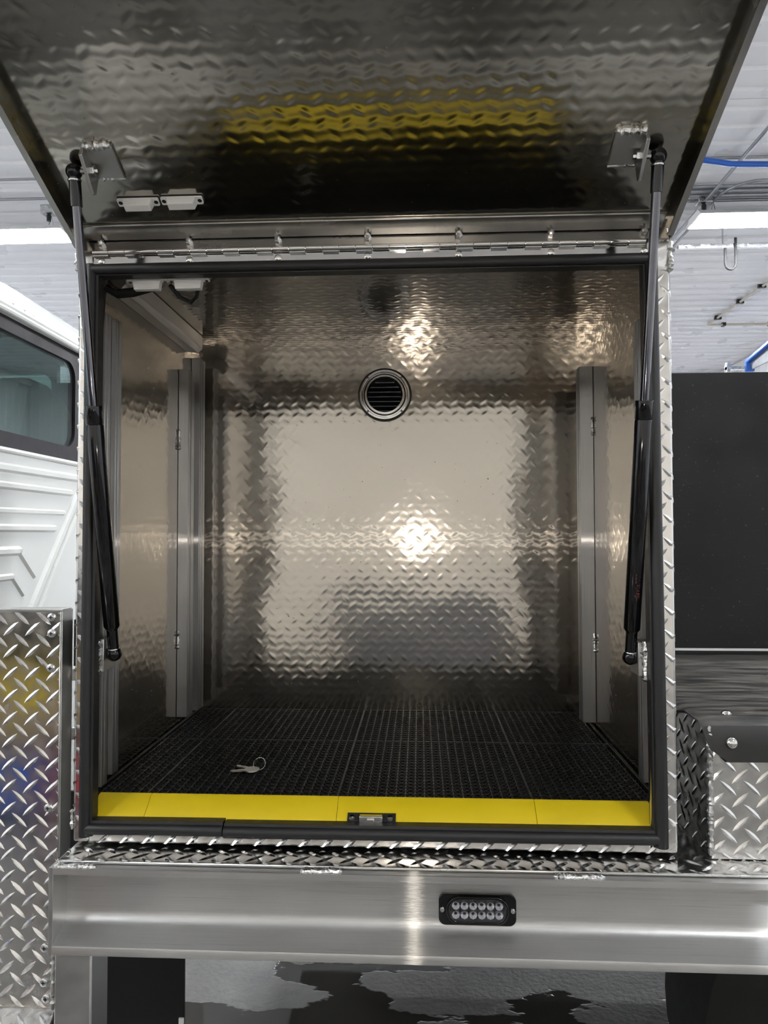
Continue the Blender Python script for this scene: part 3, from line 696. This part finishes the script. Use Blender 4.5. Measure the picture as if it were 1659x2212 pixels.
part('backing', MB().lathe([(0.041, 0), (0.041, 0.001)], (vx, vy-0.0012, vz), (0, 1, 0), 40), 'dark', vt)
for k in range(7):
    zz = vz-0.0345+0.0112*k; hw = math.sqrt(max(0, 0.040**2-(zz-vz)**2))
    part('louvre', MB().prism([(-0.0015, -0.0035), (-0.0085, -0.0055), (-0.0088, -0.0042), (-0.0020, 0.0045), (-0.0012, 0.0045)], lambda u, v, w: (w, vy+u, zz+v), vx-hw, vx+hw), 'black', vt)
    part('louvre_edge', MB().tube([(vx-hw*0.97, vy-0.0087, zz-0.0048), (vx+hw*0.97, vy-0.0087, zz-0.0048)], 0.0007, 6), 'chrome', vt)
for a in (45, 135, 225, 315):
    x, z = vx+0.0565*math.cos(math.radians(a)), vz+0.0565*math.sin(math.radians(a))
    part('screw', MB().lathe([(0.0028, 0), (0.0026, 0.0012), (0.001, 0.0014)], (x, vy-0.008, z), (0, -1, 0), 10), 'rod', vt)

# ------------------------------------------------------------------ drainage tiles and yellow ramp edges
TT = 0.059
def tile_mesh(x0, x1, y0, y1, gx, gy):
    mb = MB(); p = 0.01525; zt, zb = TT, ZFL+0.0003
    def bar_(ax, ay, bx, by, w, zt=zt):
        dx, dy = bx-ax, by-ay; l = math.hypot(dx, dy)
        if l < 1e-4: return
        nx, ny = -dy/l*w/2, dx/l*w/2
        mb.add([(ax+nx, ay+ny, zb), (ax+nx*0.6, ay+ny*0.6, zt), (ax-nx*0.6, ay-ny*0.6, zt), (ax-nx, ay-ny, zb), (bx+nx, by+ny, zb), (bx+nx*0.6, by+ny*0.6, zt), (bx-nx*0.6, by-ny*0.6, zt), (bx-nx, by-ny, zb)],
               [(0, 1, 5, 4), (1, 2, 6, 5), (2, 3, 7, 6)])
    g = 0.0008
    for e in ((x0+g, y0+g, x1-g, y0+g), (x1-g, y0+g, x1-g, y1-g), (x1-g, y1-g, x0+g, y1-g), (x0+g, y1-g, x0+g, y0+g)): bar_(*e, 0.003)
    nx_ = int(round(0.305/p)); ny_ = nx_
    for i in range(nx_+1):
        xx = gx+i*p
        if x0+0.003 < xx < x1-0.003: bar_(xx, y0+g, xx, y1-g, 0.0026, zt)
        for j in range(ny_):
            ya, yb = gy+j*p, gy+(j+1)*p
            if yb > y1 or ya < y0-1e-6: continue
            if i < nx_ and x0-1e-6 <= xx and xx+p <= x1+1e-6:
                bar_(xx, ya, xx+p, yb, 0.0018, zt-0.0012); bar_(xx, yb, xx+p, ya, 0.0018, zt-0.0012)
            if x0+0.003 < xx < x1-0.003:   # the little knots that make each rib look like a chain
                mb.box(xx-0.0022, xx+0.0022, ya-0.0018, ya+0.0018, zt-0.003, zt+0.0006)
    return mb
cols = [(-0.446, -0.3585), (-0.3585, -0.0535), (-0.0535, 0.2515), (0.2515, 0.446)]
rows = [(0.048, 0.353), (0.353, 0.604)]
colw = ('narrow cut piece on the left', 'second from the left', 'third from the left', 'cut piece on the right'); roww = ('front row', 'back row')
for j, (ya, yb) in enumerate(rows):
    for i, (xa, xb) in enumerate(cols):
        gx = -0.3585+0.305*(i-1)
        o = part('floor_tile', tile_mesh(xa, xb, ya, yb, gx, ya), 'matplastic', origin=((xa+xb)/2, (ya+yb)/2, ZFL), smooth=False)
        tag(o, 'black plastic drainage floor tile, %s, %s' % (roww[j], colw[i]), 'floor tile', 'black drainage floor tiles')
ecols = [(-0.434, -0.350), (-0.3495, -0.0515), (-0.051, 0.2525), (0.253, 0.4275)]
elab = ('short yellow ramp edge piece at the left end', 'long yellow ramp edge piece left of the latch', 'yellow ramp edge piece with the latch cut into it', 'yellow ramp edge piece at the right end')
for (xa, xb), lab in zip(ecols, elab):
    n = 10; mb = MB()
    prof = [(0.047, TT+0.0008), (0.040, TT), (0.012, 0.0375), (0.0095, 0.0345), (0.0095, 0.032), (0.047, 0.046)]
    mb.prism(prof, lambda u, v, w: (w, u, v), xa, xb)
    o = part('ramp_edge', mb, 'yellow', origin=((xa+xb)/2, 0.03, 0.03), bevel=0.0006); tag(o, lab, 'ramp edge', 'yellow ramp edges')
lt = thing('latch_striker', 'zinc latch striker set into the yellow edge', 'latch', (0.0025, 0.012, 0.033))
part('recess_shade', MB().prism([(0.0195, 0.0440), (0.0195, 0.0448), (0.0085, 0.0365), (0.0085, 0.0345)], lambda u, v, w: (w, u, v), -0.0345, 0.0395), 'dark', lt)  # dark slab laid on the ramp; its colour stands for the recess shade
part('striker', MB().box(-0.016, 0.0195, 0.006, 0.016, 0.0345, 0.0442), 'zinc', lt, bevel=0.001)
part('tongue', MB().box(-0.004, 0.007, 0.0035, 0.009, 0.033, 0.041), 'chrome', lt, bevel=0.0008)
for x in (-0.0275, 0.031): part('screw', MB().lathe([(0.005, 0), (0.004, 0.0025), (0.001, 0.003)], (x, 0.0125, 0.0395), (0, -0.6, 0.8), 12), 'chrome', lt)

# keys
kx, ky, kz = -0.221, 0.165, TT+0.0008
kt = thing('key_ring', 'two small steel keys on a thin ring on the floor tiles', 'keys', (kx, ky, kz))
def key(ang, ox, oy, oz, tilt=0.0):
    P = [(0.0, 0.0)]
    P = [(0.0085*math.cos(a)+0.004, 0.0095*math.sin(a)) for a in [math.radians(35+290*i/12) for i in range(13)]]
    P = [( -p[0], p[1]) for p in P]
    blade = [(-0.011+0.0, 0.004), (-0.030, 0.004), (-0.034, 0.001), (-0.031, -0.002), (-0.027, -0.001), (-0.024, -0.0035), (-0.02, -0.002), (-0.011, -0.004)]
    head = [(0.010*math.cos(a), 0.011*math.sin(a)) for a in [math.radians(160-320*i/14) for i in range(15)]]
    poly = head+[(x+0.001, -y) for x, y in [(-0.010, 0.004)]]+[(-0.026, -0.004), (-0.030, 0.0), (-0.026, 0.0025), (-0.022, 0.0015), (-0.018, 0.0035), (-0.010, 0.0035)]
    ca, sa = math.cos(ang), math.sin(ang)
    return MB().prism(poly, lambda u, v, w: (kx+ox+1.25*(u*ca-v*sa), ky+oy+1.25*(u*sa+v*ca), kz+oz+w+tilt*u), 0, 0.0016)
part('key', key(-0.6, 0.003, 0.0, 0.0003), 'keymetal', kt)
part('key', key(0.15, 0.006, -0.008, 0.0024, 0.03), 'keymetal', kt)
part('ring', MB().tube([(kx+0.016+0.0105*math.cos(a), ky+0.004+0.007*math.sin(a), kz+0.0095+0.0085*math.sin(a)) for a in [2*math.pi*i/24 for i in range(25)]], 0.0007, 6), 'chrome', kt)

# ------------------------------------------------------------------ truck bed: deck, channel rail, leg
bed = thing('truck_bed', 'aluminium truck bed with deep channel side rail under the box', 'truck bed', (0.5, 0.5, -0.13))
deck = part('deck_plate', MB().box(-0.457, 2.2, -0.047, 1.85, -0.0115, -0.0065), 'tread', bed, bevel=0.002)
tread_lugs(deck, lambda u, v, h: (u, v, -0.0065+h), -0.457, 1.3, -0.047, 0.012, pu=0.005, pv=-0.028, H=0.0016, B=0.0042)
FY, WY = -0.060, -0.016
R_ = 0.022
prof = [(FY, -0.0125), (FY, -0.0215), (-0.045, -0.0245), (WY-0.006, -0.0275), (WY-0.001, -0.0300), (WY, -0.035)]
prof += [(WY-R_*(1-math.cos(a)), -0.0905-R_*math.sin(a)) for a in [math.radians(72)*i/9 for i in range(10)]]
prof += [(FY+0.004, -0.1225), (FY+0.001, -0.1240), (FY, -0.1265), (FY, -0.136), (WY+0.008, -0.137), (WY+0.008, -0.0125)]
rail = part('channel_rail', MB().prism(prof, lambda u, v, w: (w, u, v), -0.457, 2.2), 'mill_x', bed)
rail['label'] = 'brushed aluminium channel rail'
part('end_plate', MB().box(-0.463, -0.4565, FY+0.001, 0.0, -0.136, -0.012), 'dull', bed, bevel=0.0006)
for xa, xb in ((-0.4565, -0.395), (-0.095, -0.035), (0.265, 0.335)):
    part('weld_bead', MB().weld((xa, FY+0.004, -0.0105), (xb, FY+0.004, -0.0105), 0.0045), 'weld', bed)
part('leg', MB().box(-0.4605, -0.404, -0.046, 0.012, -0.62, -0.1365), 'dull', bed, bevel=0.003)
part('weld_bead', MB().weld((-0.462, -0.047, -0.137), (-0.405, -0.047, -0.137), 0.0035), 'dull', bed)
part('weld_bead', MB().weld((-0.463, -0.044, -0.142), (-0.463, -0.044, -0.225), 0.0032), 'dull', bed)
part('cross_beam', MB().box(0.35, 2.2, 0.66, 0.72, -0.20, -0.012).box(-0.45, 2.2, 0.95, 1.05, -0.30, -0.012), 'black', bed)

# ------------------------------------------------------------------ oval marker light
mx_, mz_, my_ = 0.1598, -0.0775, WY
ml = thing('marker_light', 'black oval marker light with twelve clear lamps on the rail', 'light', (mx_, my_, mz_))
part('bezel', MB().ring(rrect(mx_-0.0565, mx_+0.0565, mz_-0.0225, mz_+0.0225, 0.010, 6), rrect(mx_-0.0415, mx_+0.0415, mz_-0.0165, mz_+0.0165, 0.0160, 6), lambda u, v, w: (u, my_-w, v), 0, 0.005), 'blackgloss', ml, bevel=0.0008)
part('back_plate', MB().prism(rrect(mx_-0.043, mx_+0.043, mz_-0.018, mz_+0.018, 0.016, 6), lambda u, v, w: (u, my_-w, v), 0.0001, 0.0012), 'black', ml)
part('lens_rim', MB().ring(rrect(mx_-0.0455, mx_+0.0455, mz_-0.0200, mz_+0.0200, 0.019, 6), rrect(mx_-0.0412, mx_+0.0412, mz_-0.0160, mz_+0.0160, 0.0155, 6), lambda u, v, w: (u, my_-w, v), 0.005, 0.009), 'blackgloss', ml, bevel=0.001)
l0 = None
for r in range(2):
    for c in range(6):
        q = Vector((mx_-0.0315+0.0126*c, my_-0.0012, mz_+0.0065-0.0132*r))
        if l0 is None:
            l0 = part('lamp_cup', MB().lathe([(0.0022, 0.0), (0.0024, 0.001), (0.0056, 0.0055), (0.0060, 0.0055), (0.0060, 0.0)], q, (0, -1, 0), 8), 'reflector', ml, origin=q, smooth=False)
        else: clone(l0, 'lamp_cup', ml, q)
part('lens', MB().prism(rrect(mx_-0.0412, mx_+0.0412, mz_-0.0160, mz_+0.0160, 0.0155, 6), lambda u, v, w: (u, my_-w, v), 0.0072, 0.0082), 'lens', ml)
for sx in (-1, 1): part('screw', MB().lathe([(0.0036, 0), (0.0032, 0.0018), (0.001, 0.0024)], (mx_+sx*0.0515, my_-0.005, mz_), (0, -1, 0), 12), 'chrome', ml)

# ------------------------------------------------------------------ tread plate panel at the left
pn = thing('tread_panel', 'tall diamond plate panel with edge screws left of the box', 'panel', (-0.8, 0, -0.25))
XR = -0.4795
fp = part('face', MB().box(-0.872, XR, 0.0, 0.004, -0.252, 0.353), 'tread', pn, bevel=0.0012)
tread_lugs(fp, lambda u, v, h: (u, -h, v), -0.868, XR-0.001, -0.250, 0.351, pu=-0.5585, pv=0.3255)
part('edge_angle', MB().box(XR, XR+0.003, 0.0, 0.034, -0.252, 0.354).box(-0.872, XR+0.003, -0.001, 0.03, 0.353, 0.3565), 'dull', pn, bevel=0.0008)
lo = part('toe_plate', MB().prism([(0.004, -0.252), (0.0, -0.252), (-0.075, -0.29), (-0.075, -0.2945), (0.004, -0.256)], lambda u, v, w: (w, u, v), -0.872, XR), 'tread', pn)
tread_lugs(lo, lambda u, v, h: (u, -v*0.89-h*0.3, -0.252-v*0.45+h), -0.868, XR-0.001, 0.002, 0.082, pu=-0.5585, pv=0.02)
s0 = None
for x, z in ((-0.4936, 0.3441), (-0.4933, 0.319), (-0.4941, 0.2655), (-0.4951, 0.0514), (-0.4982, -0.1604), (-0.499, -0.2126), (-0.4951, -0.2368)):
    q = Vector((x, -0.0003, z))
    if s0 is None:
        s0 = part('screw', MB().lathe([(0.0066, 0), (0.0062, 0.0016), (0.0045, 0.0026), (0.001, 0.003)], q, (0, -1, 0), 16), 'zinc', pn, origin=q); c0_ = part('screw_slot', MB().box(q.x-0.0028, q.x+0.0028, q.y-0.0036, q.y-0.001, q.z-0.0006, q.z+0.0006).box(q.x-0.0006, q.x+0.0006, q.y-0.0036, q.y-0.001, q.z-0.0028, q.z+0.0028), 'dark', s0, origin=q)
    else:
        s_ = clone(s0, 'screw', pn, q); clone(c0_, 'screw_slot', s_, q)
# strip between the panel and the box
gp = thing('gap_strip', 'narrow strip with black rubber and steel tabs in the gap beside the box', 'strip', (-0.468, 0.05, 0.1))
part('backing', MB().box(-0.4762, -0.4592, 0.05, 0.056, 0.0, 0.26), 'dull', gp)
part('rubber_block', MB().box(-0.4762, -0.4595, 0.036, 0.05, 0.262, 0.336), 'rubber', gp, bevel=0.001)
for z in (0.248, 0.155): part('steel_tab', MB().box(-0.4762, -0.4635, 0.03, 0.05, z-0.008, z+0.010), 'chrome', gp, bevel=0.0008)

# ------------------------------------------------------------------ truck cab (rear wall seen at the left)
cab = thing('truck_cab', 'white truck cab with dark rear window and pressed ribs', 'truck cab', (-1.6, 0.9, -0.2))
CX = -0.9
fnc = lambda u, v, w: (CX+w, u, v)
W0, W1, V0, V1 = -0.02, 0.945, 0.679, 0.992
wo = rrect(W0, W1, V0, V1, 0.002, 6); wi = rrect(0.10, 0.905, 0.717, 0.957, 0.045, 6)
part('rear_wall', MB().box(CX-0.02, CX, -0.05, 1.75, -0.45, V0).box(CX-0.02, CX, -0.05, 1.75, V1, 1.012).box(CX-0.02, CX, -0.05, W0, V0, V1).box(CX-0.02, CX, W1, 1.75, V0, V1), 'paint', cab, smooth=False)
ws = part('window_band', MB().ring(wo, wi, fnc, -0.018, -0.003), 'frit', cab)
part('rear_glass', MB().prism(rrect(0.098, 0.907, 0.715, 0.959, 0.046, 6), fnc, -0.014, -0.008), 'glass', cab)
part('window_sill', MB().tube([(CX+0.001, -0.03, 0.672), (CX+0.001, 0.96, 0.671)], 0.006, 8), 'paint', cab)
# roof with drip rail, curving up and away
rp = [(0.004, 1.004), (0.010, 1.014), (0.004, 1.028), (-0.012, 1.046), (-0.035, 1.068), (-0.09, 1.118), (-0.18, 1.172), (-0.6, 1.225), (-1.2, 1.19), (-1.2, 1.17), (-0.6, 1.205), (-0.18, 1.15), (-0.09, 1.09), (-0.02, 1.012)]
mb = MB(); ny = 16
for j in range(ny+1):
    yy = -0.06+1.84*j/ny; drop = -0.035*((yy-0.55)/1.2)**2 if yy > 0.55 else -0.02*((0.55-yy)/0.6)**2
    mb.v += [(CX+u, yy, v+drop*0.9) for u, v in rp]
n = len(rp)
mb.f = [(j*n+i, j*n+(i+1) % n, (j+1)*n+(i+1) % n, (j+1)*n+i) for j in range(ny) for i in range(n)]+[tuple(range(n)), tuple(ny*n+i for i in range(n-1, -1, -1))]
part('roof', mb, 'paint', cab)
part('drip_rail', MB().tube([(CX+0.010, -0.05, 0.994), (CX+0.010, 0.55, 1.000), (CX+0.010, 1.0, 0.996), (CX+0.01, 1.7, 0.97)], 0.0075, 8), 'paint', cab)
for p in ((0.57, 1.026), (0.62, 1.025), (0.66, 1.024), (0.72, 1.022), (0.77, 1.02), (0.83, 1.018)):
    part('roof_seam_dab', MB().sphere((CX+0.005, p[0], p[1]), 0.004, 8, 6), 'white', cab)
def rib(pts, w=0.010, h=0.010):
    mb = MB(); pts = [Vector((0, a, b)) for a, b in pts]
    for a, b in zip(pts[:-1], pts[1:]):
        d = (b-a).normalized(); nn = Vector((0, -d.z, d.y))
        vs = []
        for q in (a, b):
            vs += [q+nn*w, q+nn*w*0.45+Vector((h, 0, 0)), q-nn*w*0.45+Vector((h, 0, 0)), q-nn*w]
        mb.add([(CX+v.x-0.0005, v.y, v.z) for v in vs], [(0, 1, 5, 4), (1, 2, 6, 5), (2, 3, 7, 6), (0, 3, 2, 1), (4, 5, 6, 7)])
    return mb
def step(pts, w, h):   # a raised field bounded below by a chamfer
    return rib(pts, w, h)
for nm, pts, w, h in (('pressed_rib', [(0.0, 0.628), (0.96, 0.632)], 0.012, 0.006), ('pressed_rib', [(0.0, 0.589), (0.879, 0.588)], 0.010, 0.008),
                      ('pressed_rib', [(0.0, 0.524), (0.84, 0.531)], 0.008, 0.005), ('pressed_rib', [(0.0, 0.4875), (0.791, 0.4875)], 0.010, 0.008),
                      ('pressed_rib', [(0.2, 0.431), (0.622, 0.432), (0.694, 0.368)], 0.012, 0.006), ('pressed_rib', [(0.2, 0.368), (0.592, 0.3705), (0.641, 0.325)], 0.009, 0.006),
                      ('pressed_rib', [(0.96, 0.632), (0.912, 0.5765), (0.680, 0.291), (0.62, 0.21)], 0.014, 0.008), ('pressed_rib', [(1.0, 0.63), (0.913, 0.530), (0.789, 0.380), (0.70, 0.26)], 0.011, 0.008)):
    part(nm, rib(pts, w, h), 'paint', cab)
# cabin behind the glass
part('cab_floor', MB().box(-2.1, CX-0.02, -0.05, 1.75, -0.45, 0.60), 'cabin', cab)
part('cab_light_block', MB().box(-1.7, -0.75, 0.25, 1.7, -0.82, -0.45), 'black', cab, bevel=0.03)  # unseen block added below the cab to keep light off the floor
part('headliner', MB().box(-2.1, CX-0.24, -0.04, 1.74, 1.155, 1.165), 'cabin', cab)
fd = rrect(-2.0, -1.40, 0.83, 1.12, 0.05, 6); fo = rrect(-2.02, -1.38, 0.81, 1.14, 0.002, 6)
part('far_door', MB().ring(fo, fd, lambda u, v, w: (u, w, v), 1.72, 1.75).box(-2.1, -2.02, 1.72, 1.75, 0.2, 1.17).box(-1.38, CX-0.02, 1.72, 1.75, 0.2, 1.08).box(-2.02, -1.38, 1.72, 1.75, 0.2, 0.81).box(-2.02, -1.38, 1.72, 1.75, 1.14, 1.17), 'cabin', cab, smooth=False)
part('far_glass', MB().prism(fd, lambda u, v, w: (u, w, v), 1.733, 1.737), 'glass', cab)
part('windscreen', MB().box(-2.102, -2.096, -0.05, 1.75, 0.6, 1.05), 'glass', cab)
seat = part('seat_back', MB().prism([(1.06, 0.60), (1.11, 0.80), (1.145, 0.935), (1.185, 0.985), (1.30, 0.985), (1.41, 0.955), (1.49, 0.90), (1.54, 0.80), (1.57, 0.60)], lambda u, v, w: (-1.19-w, u, v+0.004), 0.0, 0.12), 'seat', cab, bevel=0.025)
part('seat_strap', MB().box(-1.188, -1.184, 1.10, 1.25, 0.745, 0.785), 'cabin', cab)
part('parcel_shelf', MB().box(-1.15, CX-0.03, 0.3, 1.6, 0.60, 0.70), 'cabin', cab)
part('cardboard_sheet', MB().prism([(-1.13, 0.86), (-0.96, 0.80), (-0.93, 1.10), (-1.1, 1.16)], XY, 0.715, 0.722), 'board', cab)
part('side_mirror', MB().ring(rrect(-1.75, -1.56, 0.80, 0.99, 0.03, 4), rrect(-1.735, -1.575, 0.815, 0.975, 0.025, 4), lambda u, v, w: (u, w, v), 2.0, 2.06).prism(rrect(-1.737, -1.573, 0.813, 0.977, 0.025, 4), lambda u, v, w: (u, w, v), 2.03, 2.05), 'grey', cab)

# ------------------------------------------------------------------ right of the box: low toolbox, rubber sheet, black board
tb = thing('low_toolbox', 'low diamond plate toolbox under the black rubber sheet', 'toolbox', (1.2, 0.3, -0.006))
TX = 0.5035
tf = part('front_plate', MB().box(TX, 2.1, -0.002, 0.002, -0.0055, 0.186), 'tread', tb, bevel=0.001)
tread_lugs(tf, lambda u, v, h: (u, -0.002-h, v), TX+0.004, 1.3, -0.003, 0.184, pu=0.546, pv=0.012)
ts = part('side_plate', MB().box(TX, TX+0.004, 0.002, 0.58, -0.0055, 0.186), 'tread', tb)
tread_lugs(ts, lambda u, v, h: (TX-h, u, v), 0.004, 0.57, -0.003, 0.184, pu=0.01, pv=0.02)
part('top_plate', MB().box(TX, 2.1, 0.0, 0.58, 0.186, 0.190), 'tread', tb)
part('weld_bead', MB().weld((TX-0.001, -0.003, 0.0), (TX-0.001, -0.003, 0.188), 0.0042), 'dull', tb)
# rubber sheet: flat on top, sagging over the front and left edges, rounded corner
NX, NV = 46, 30
xs = [0.462+0.0012*i if i < 1 else 0.462+(2.1-0.462)*((i/NX)**1.9) for i in range(NX+1)]
vs_ = [j/NV for j in range(NV+1)]
def sheet_pt(i, j):
    x = xs[i]; v = vs_[j]
    # arc length from the back edge towards the front drop
    L = 0.60+0.046; s_ = L*v**0.8
    R = 0.022
    # left edge pulls back where the corner is rounded
    if s_ < 0.575: y = 0.598-s_; z = 0.1965
    elif s_ < 0.575+R*math.pi/2:
        a = (s_-0.575)/R; y = 0.023-R*math.sin(a); z = 0.1965-R*(1-math.cos(a))
    else: y = 0.001-0.1*(s_-0.575-R*math.pi/2); z = 0.1965-R-(s_-0.575-R*math.pi/2)
    y -= 0.010 if s_ > 0.575 else 0.010*max(0, (s_-0.4)/0.175)
    # rounded lower left corner: bring the left part in as the sheet goes down
    push = 0.0
    if y < 0.13: push = 0.030*min(1, (0.13-y)/0.06)
    if s_ > 0.585: push += 0.034*(1-math.sqrt(max(0.0, 1-((s_-0.585)/(L-0.585))**2)))
    xl = 0.462+push; x2 = xl+(x-0.462)*(2.1-xl)/(2.1-0.462)
    # left overhang sags
    z -= 0.020*max(0, (0.503-x2)/0.041)**1.4 if x2 < 0.503 else 0
    z += 0.0012*math.sin(13*x2+3*y)
    return Vector((x2, y, z))
mb = MB(); grid = [[sheet_pt(i, j) for j in range(NV+1)] for i in range(NX+1)]
th = 0.004
for i in range(NX+1):
    for j in range(NV+1):
        a = grid[min(i+1, NX)][j]-grid[max(i-1, 0)][j]; b = grid[i][min(j+1, NV)]-grid[i][max(j-1, 0)]
        nn = a.cross(b).normalized()
        if nn.z+0.3*-nn.y < 0: nn = -nn
        mb.v += [tuple(grid[i][j]), tuple(grid[i][j]-nn*th)]
ix = lambda i, j, k: ((i*(NV+1)+j)*2+k)
for i in range(NX):
    for j in range(NV):
        mb.f += [(ix(i, j, 0), ix(i, j+1, 0), ix(i+1, j+1, 0), ix(i+1, j, 0)), (ix(i, j, 1), ix(i+1, j, 1), ix(i+1, j+1, 1), ix(i, j+1, 1))]
for j in range(NV): mb.f += [(ix(0, j, 0), ix(0, j, 1), ix(0, j+1, 1), ix(0, j+1, 0)), (ix(NX, j, 0), ix(NX, j+1, 0), ix(NX, j+1, 1), ix(NX, j, 1))]
for i in range(NX): mb.f += [(ix(i, NV, 0), ix(i, NV, 1), ix(i+1, NV, 1), ix(i+1, NV, 0)), (ix(i, 0, 0), ix(i+1, 0, 0), ix(i+1, 0, 1), ix(i, 0, 1))]
rs = thing('rubber_sheet', 'scuffed black rubber sheet draped over the low toolbox', 'rubber sheet', (1.2, 0.3, 0.19))
part('sheet', mb, 'sheet', rs)
for c, ax in (((0.5315, -0.012, 0.1665), (0.0, -1, 0.1)), ((0.5450, 0.040, 0.1970), (0, 0, 1))):
    part('rivet', MB().lathe([(0.0085, -0.001), (0.0083, 0.0005), (0.0065, 0.0030), (0.0035, 0.0042), (0.0008, 0.0046)], c, ax, 18), 'chrome', rs)
bb = thing('black_board', 'tall scuffed black board standing behind the rubber sheet', 'board', (1.4, 0.61, 0.20))
part('board', MB().box(0.462, 2.2, 0.602, 0.615, 0.2095, 0.845), 'board_black', bb, bevel=0.001)
part('foot_trim', MB().box(0.462, 2.2, 0.599, 0.606, 0.2035, 0.2085), 'white', bb)
part('stand', MB().box(0.51, 2.2, 0.604, 0.64, -0.006, 0.2093), 'black', bb)

# ------------------------------------------------------------------ under the truck
ub = thing('underbody_light_block', 'dark underbody storage box on the far side of the truck', 'storage box', (0.8, 1.65, -0.4))  # unseen box added to stop light from the far side reaching the floor
part('body', MB().box(-0.4, 2.1, 1.5, 1.84, -0.66, -0.0125), 'black', ub, bevel=0.004)
part('door', MB().box(-0.3, 2.0, 1.841, 1.855, -0.6, -0.05), 'black', ub, bevel=0.004)
part('handle', MB().box(0.7, 0.9, 1.855, 1.875, -0.2, -0.16), 'chrome', ub)
mf = thing('mud_flap', 'dark rubber mud flap hanging under the rail on the left', 'mud flap', (-0.5, 0.25, -0.6))
part('flap', MB().box(-0.64, -0.3625, 0.25, 0.256, -0.74, -0.0120), 'rubber', mf, bevel=0.001)
part('flap_tab', MB().box(-0.372, -0.3625, 0.247, 0.25, -0.46, -0.425), 'white', mf)
def tyre(x, y, z, R, w):
    P = [(0.30, -w/2+0.02), (R*0.72, -w/2), (R*0.93, -w/2+0.004), (R*0.985, -w/2+0.02), (R, -w/2+0.04), (R, w/2-0.04), (R*0.985, w/2-0.02), (R*0.93, w/2-0.004), (R*0.72, w/2), (0.30, w/2-0.02)]
    return MB().lathe(P, (x, y, z), (0, 1, 0), 48)
ty = thing('rear_wheel', 'black rear tyre in the dark under the truck at lower right', 'wheel', (1.06, 0.45, GZ))
part('tyre', tyre(1.06, 0.45, GZ+0.45, 0.45, 0.26), 'tyre', ty)
part('rim', MB().lathe([(0.30, -0.11), (0.28, -0.10), (0.14, -0.02), (0.10, -0.03), (0.02, -0.035)], (1.06, 0.45, GZ+0.45), (0, 1, 0), 32), 'dull', ty)
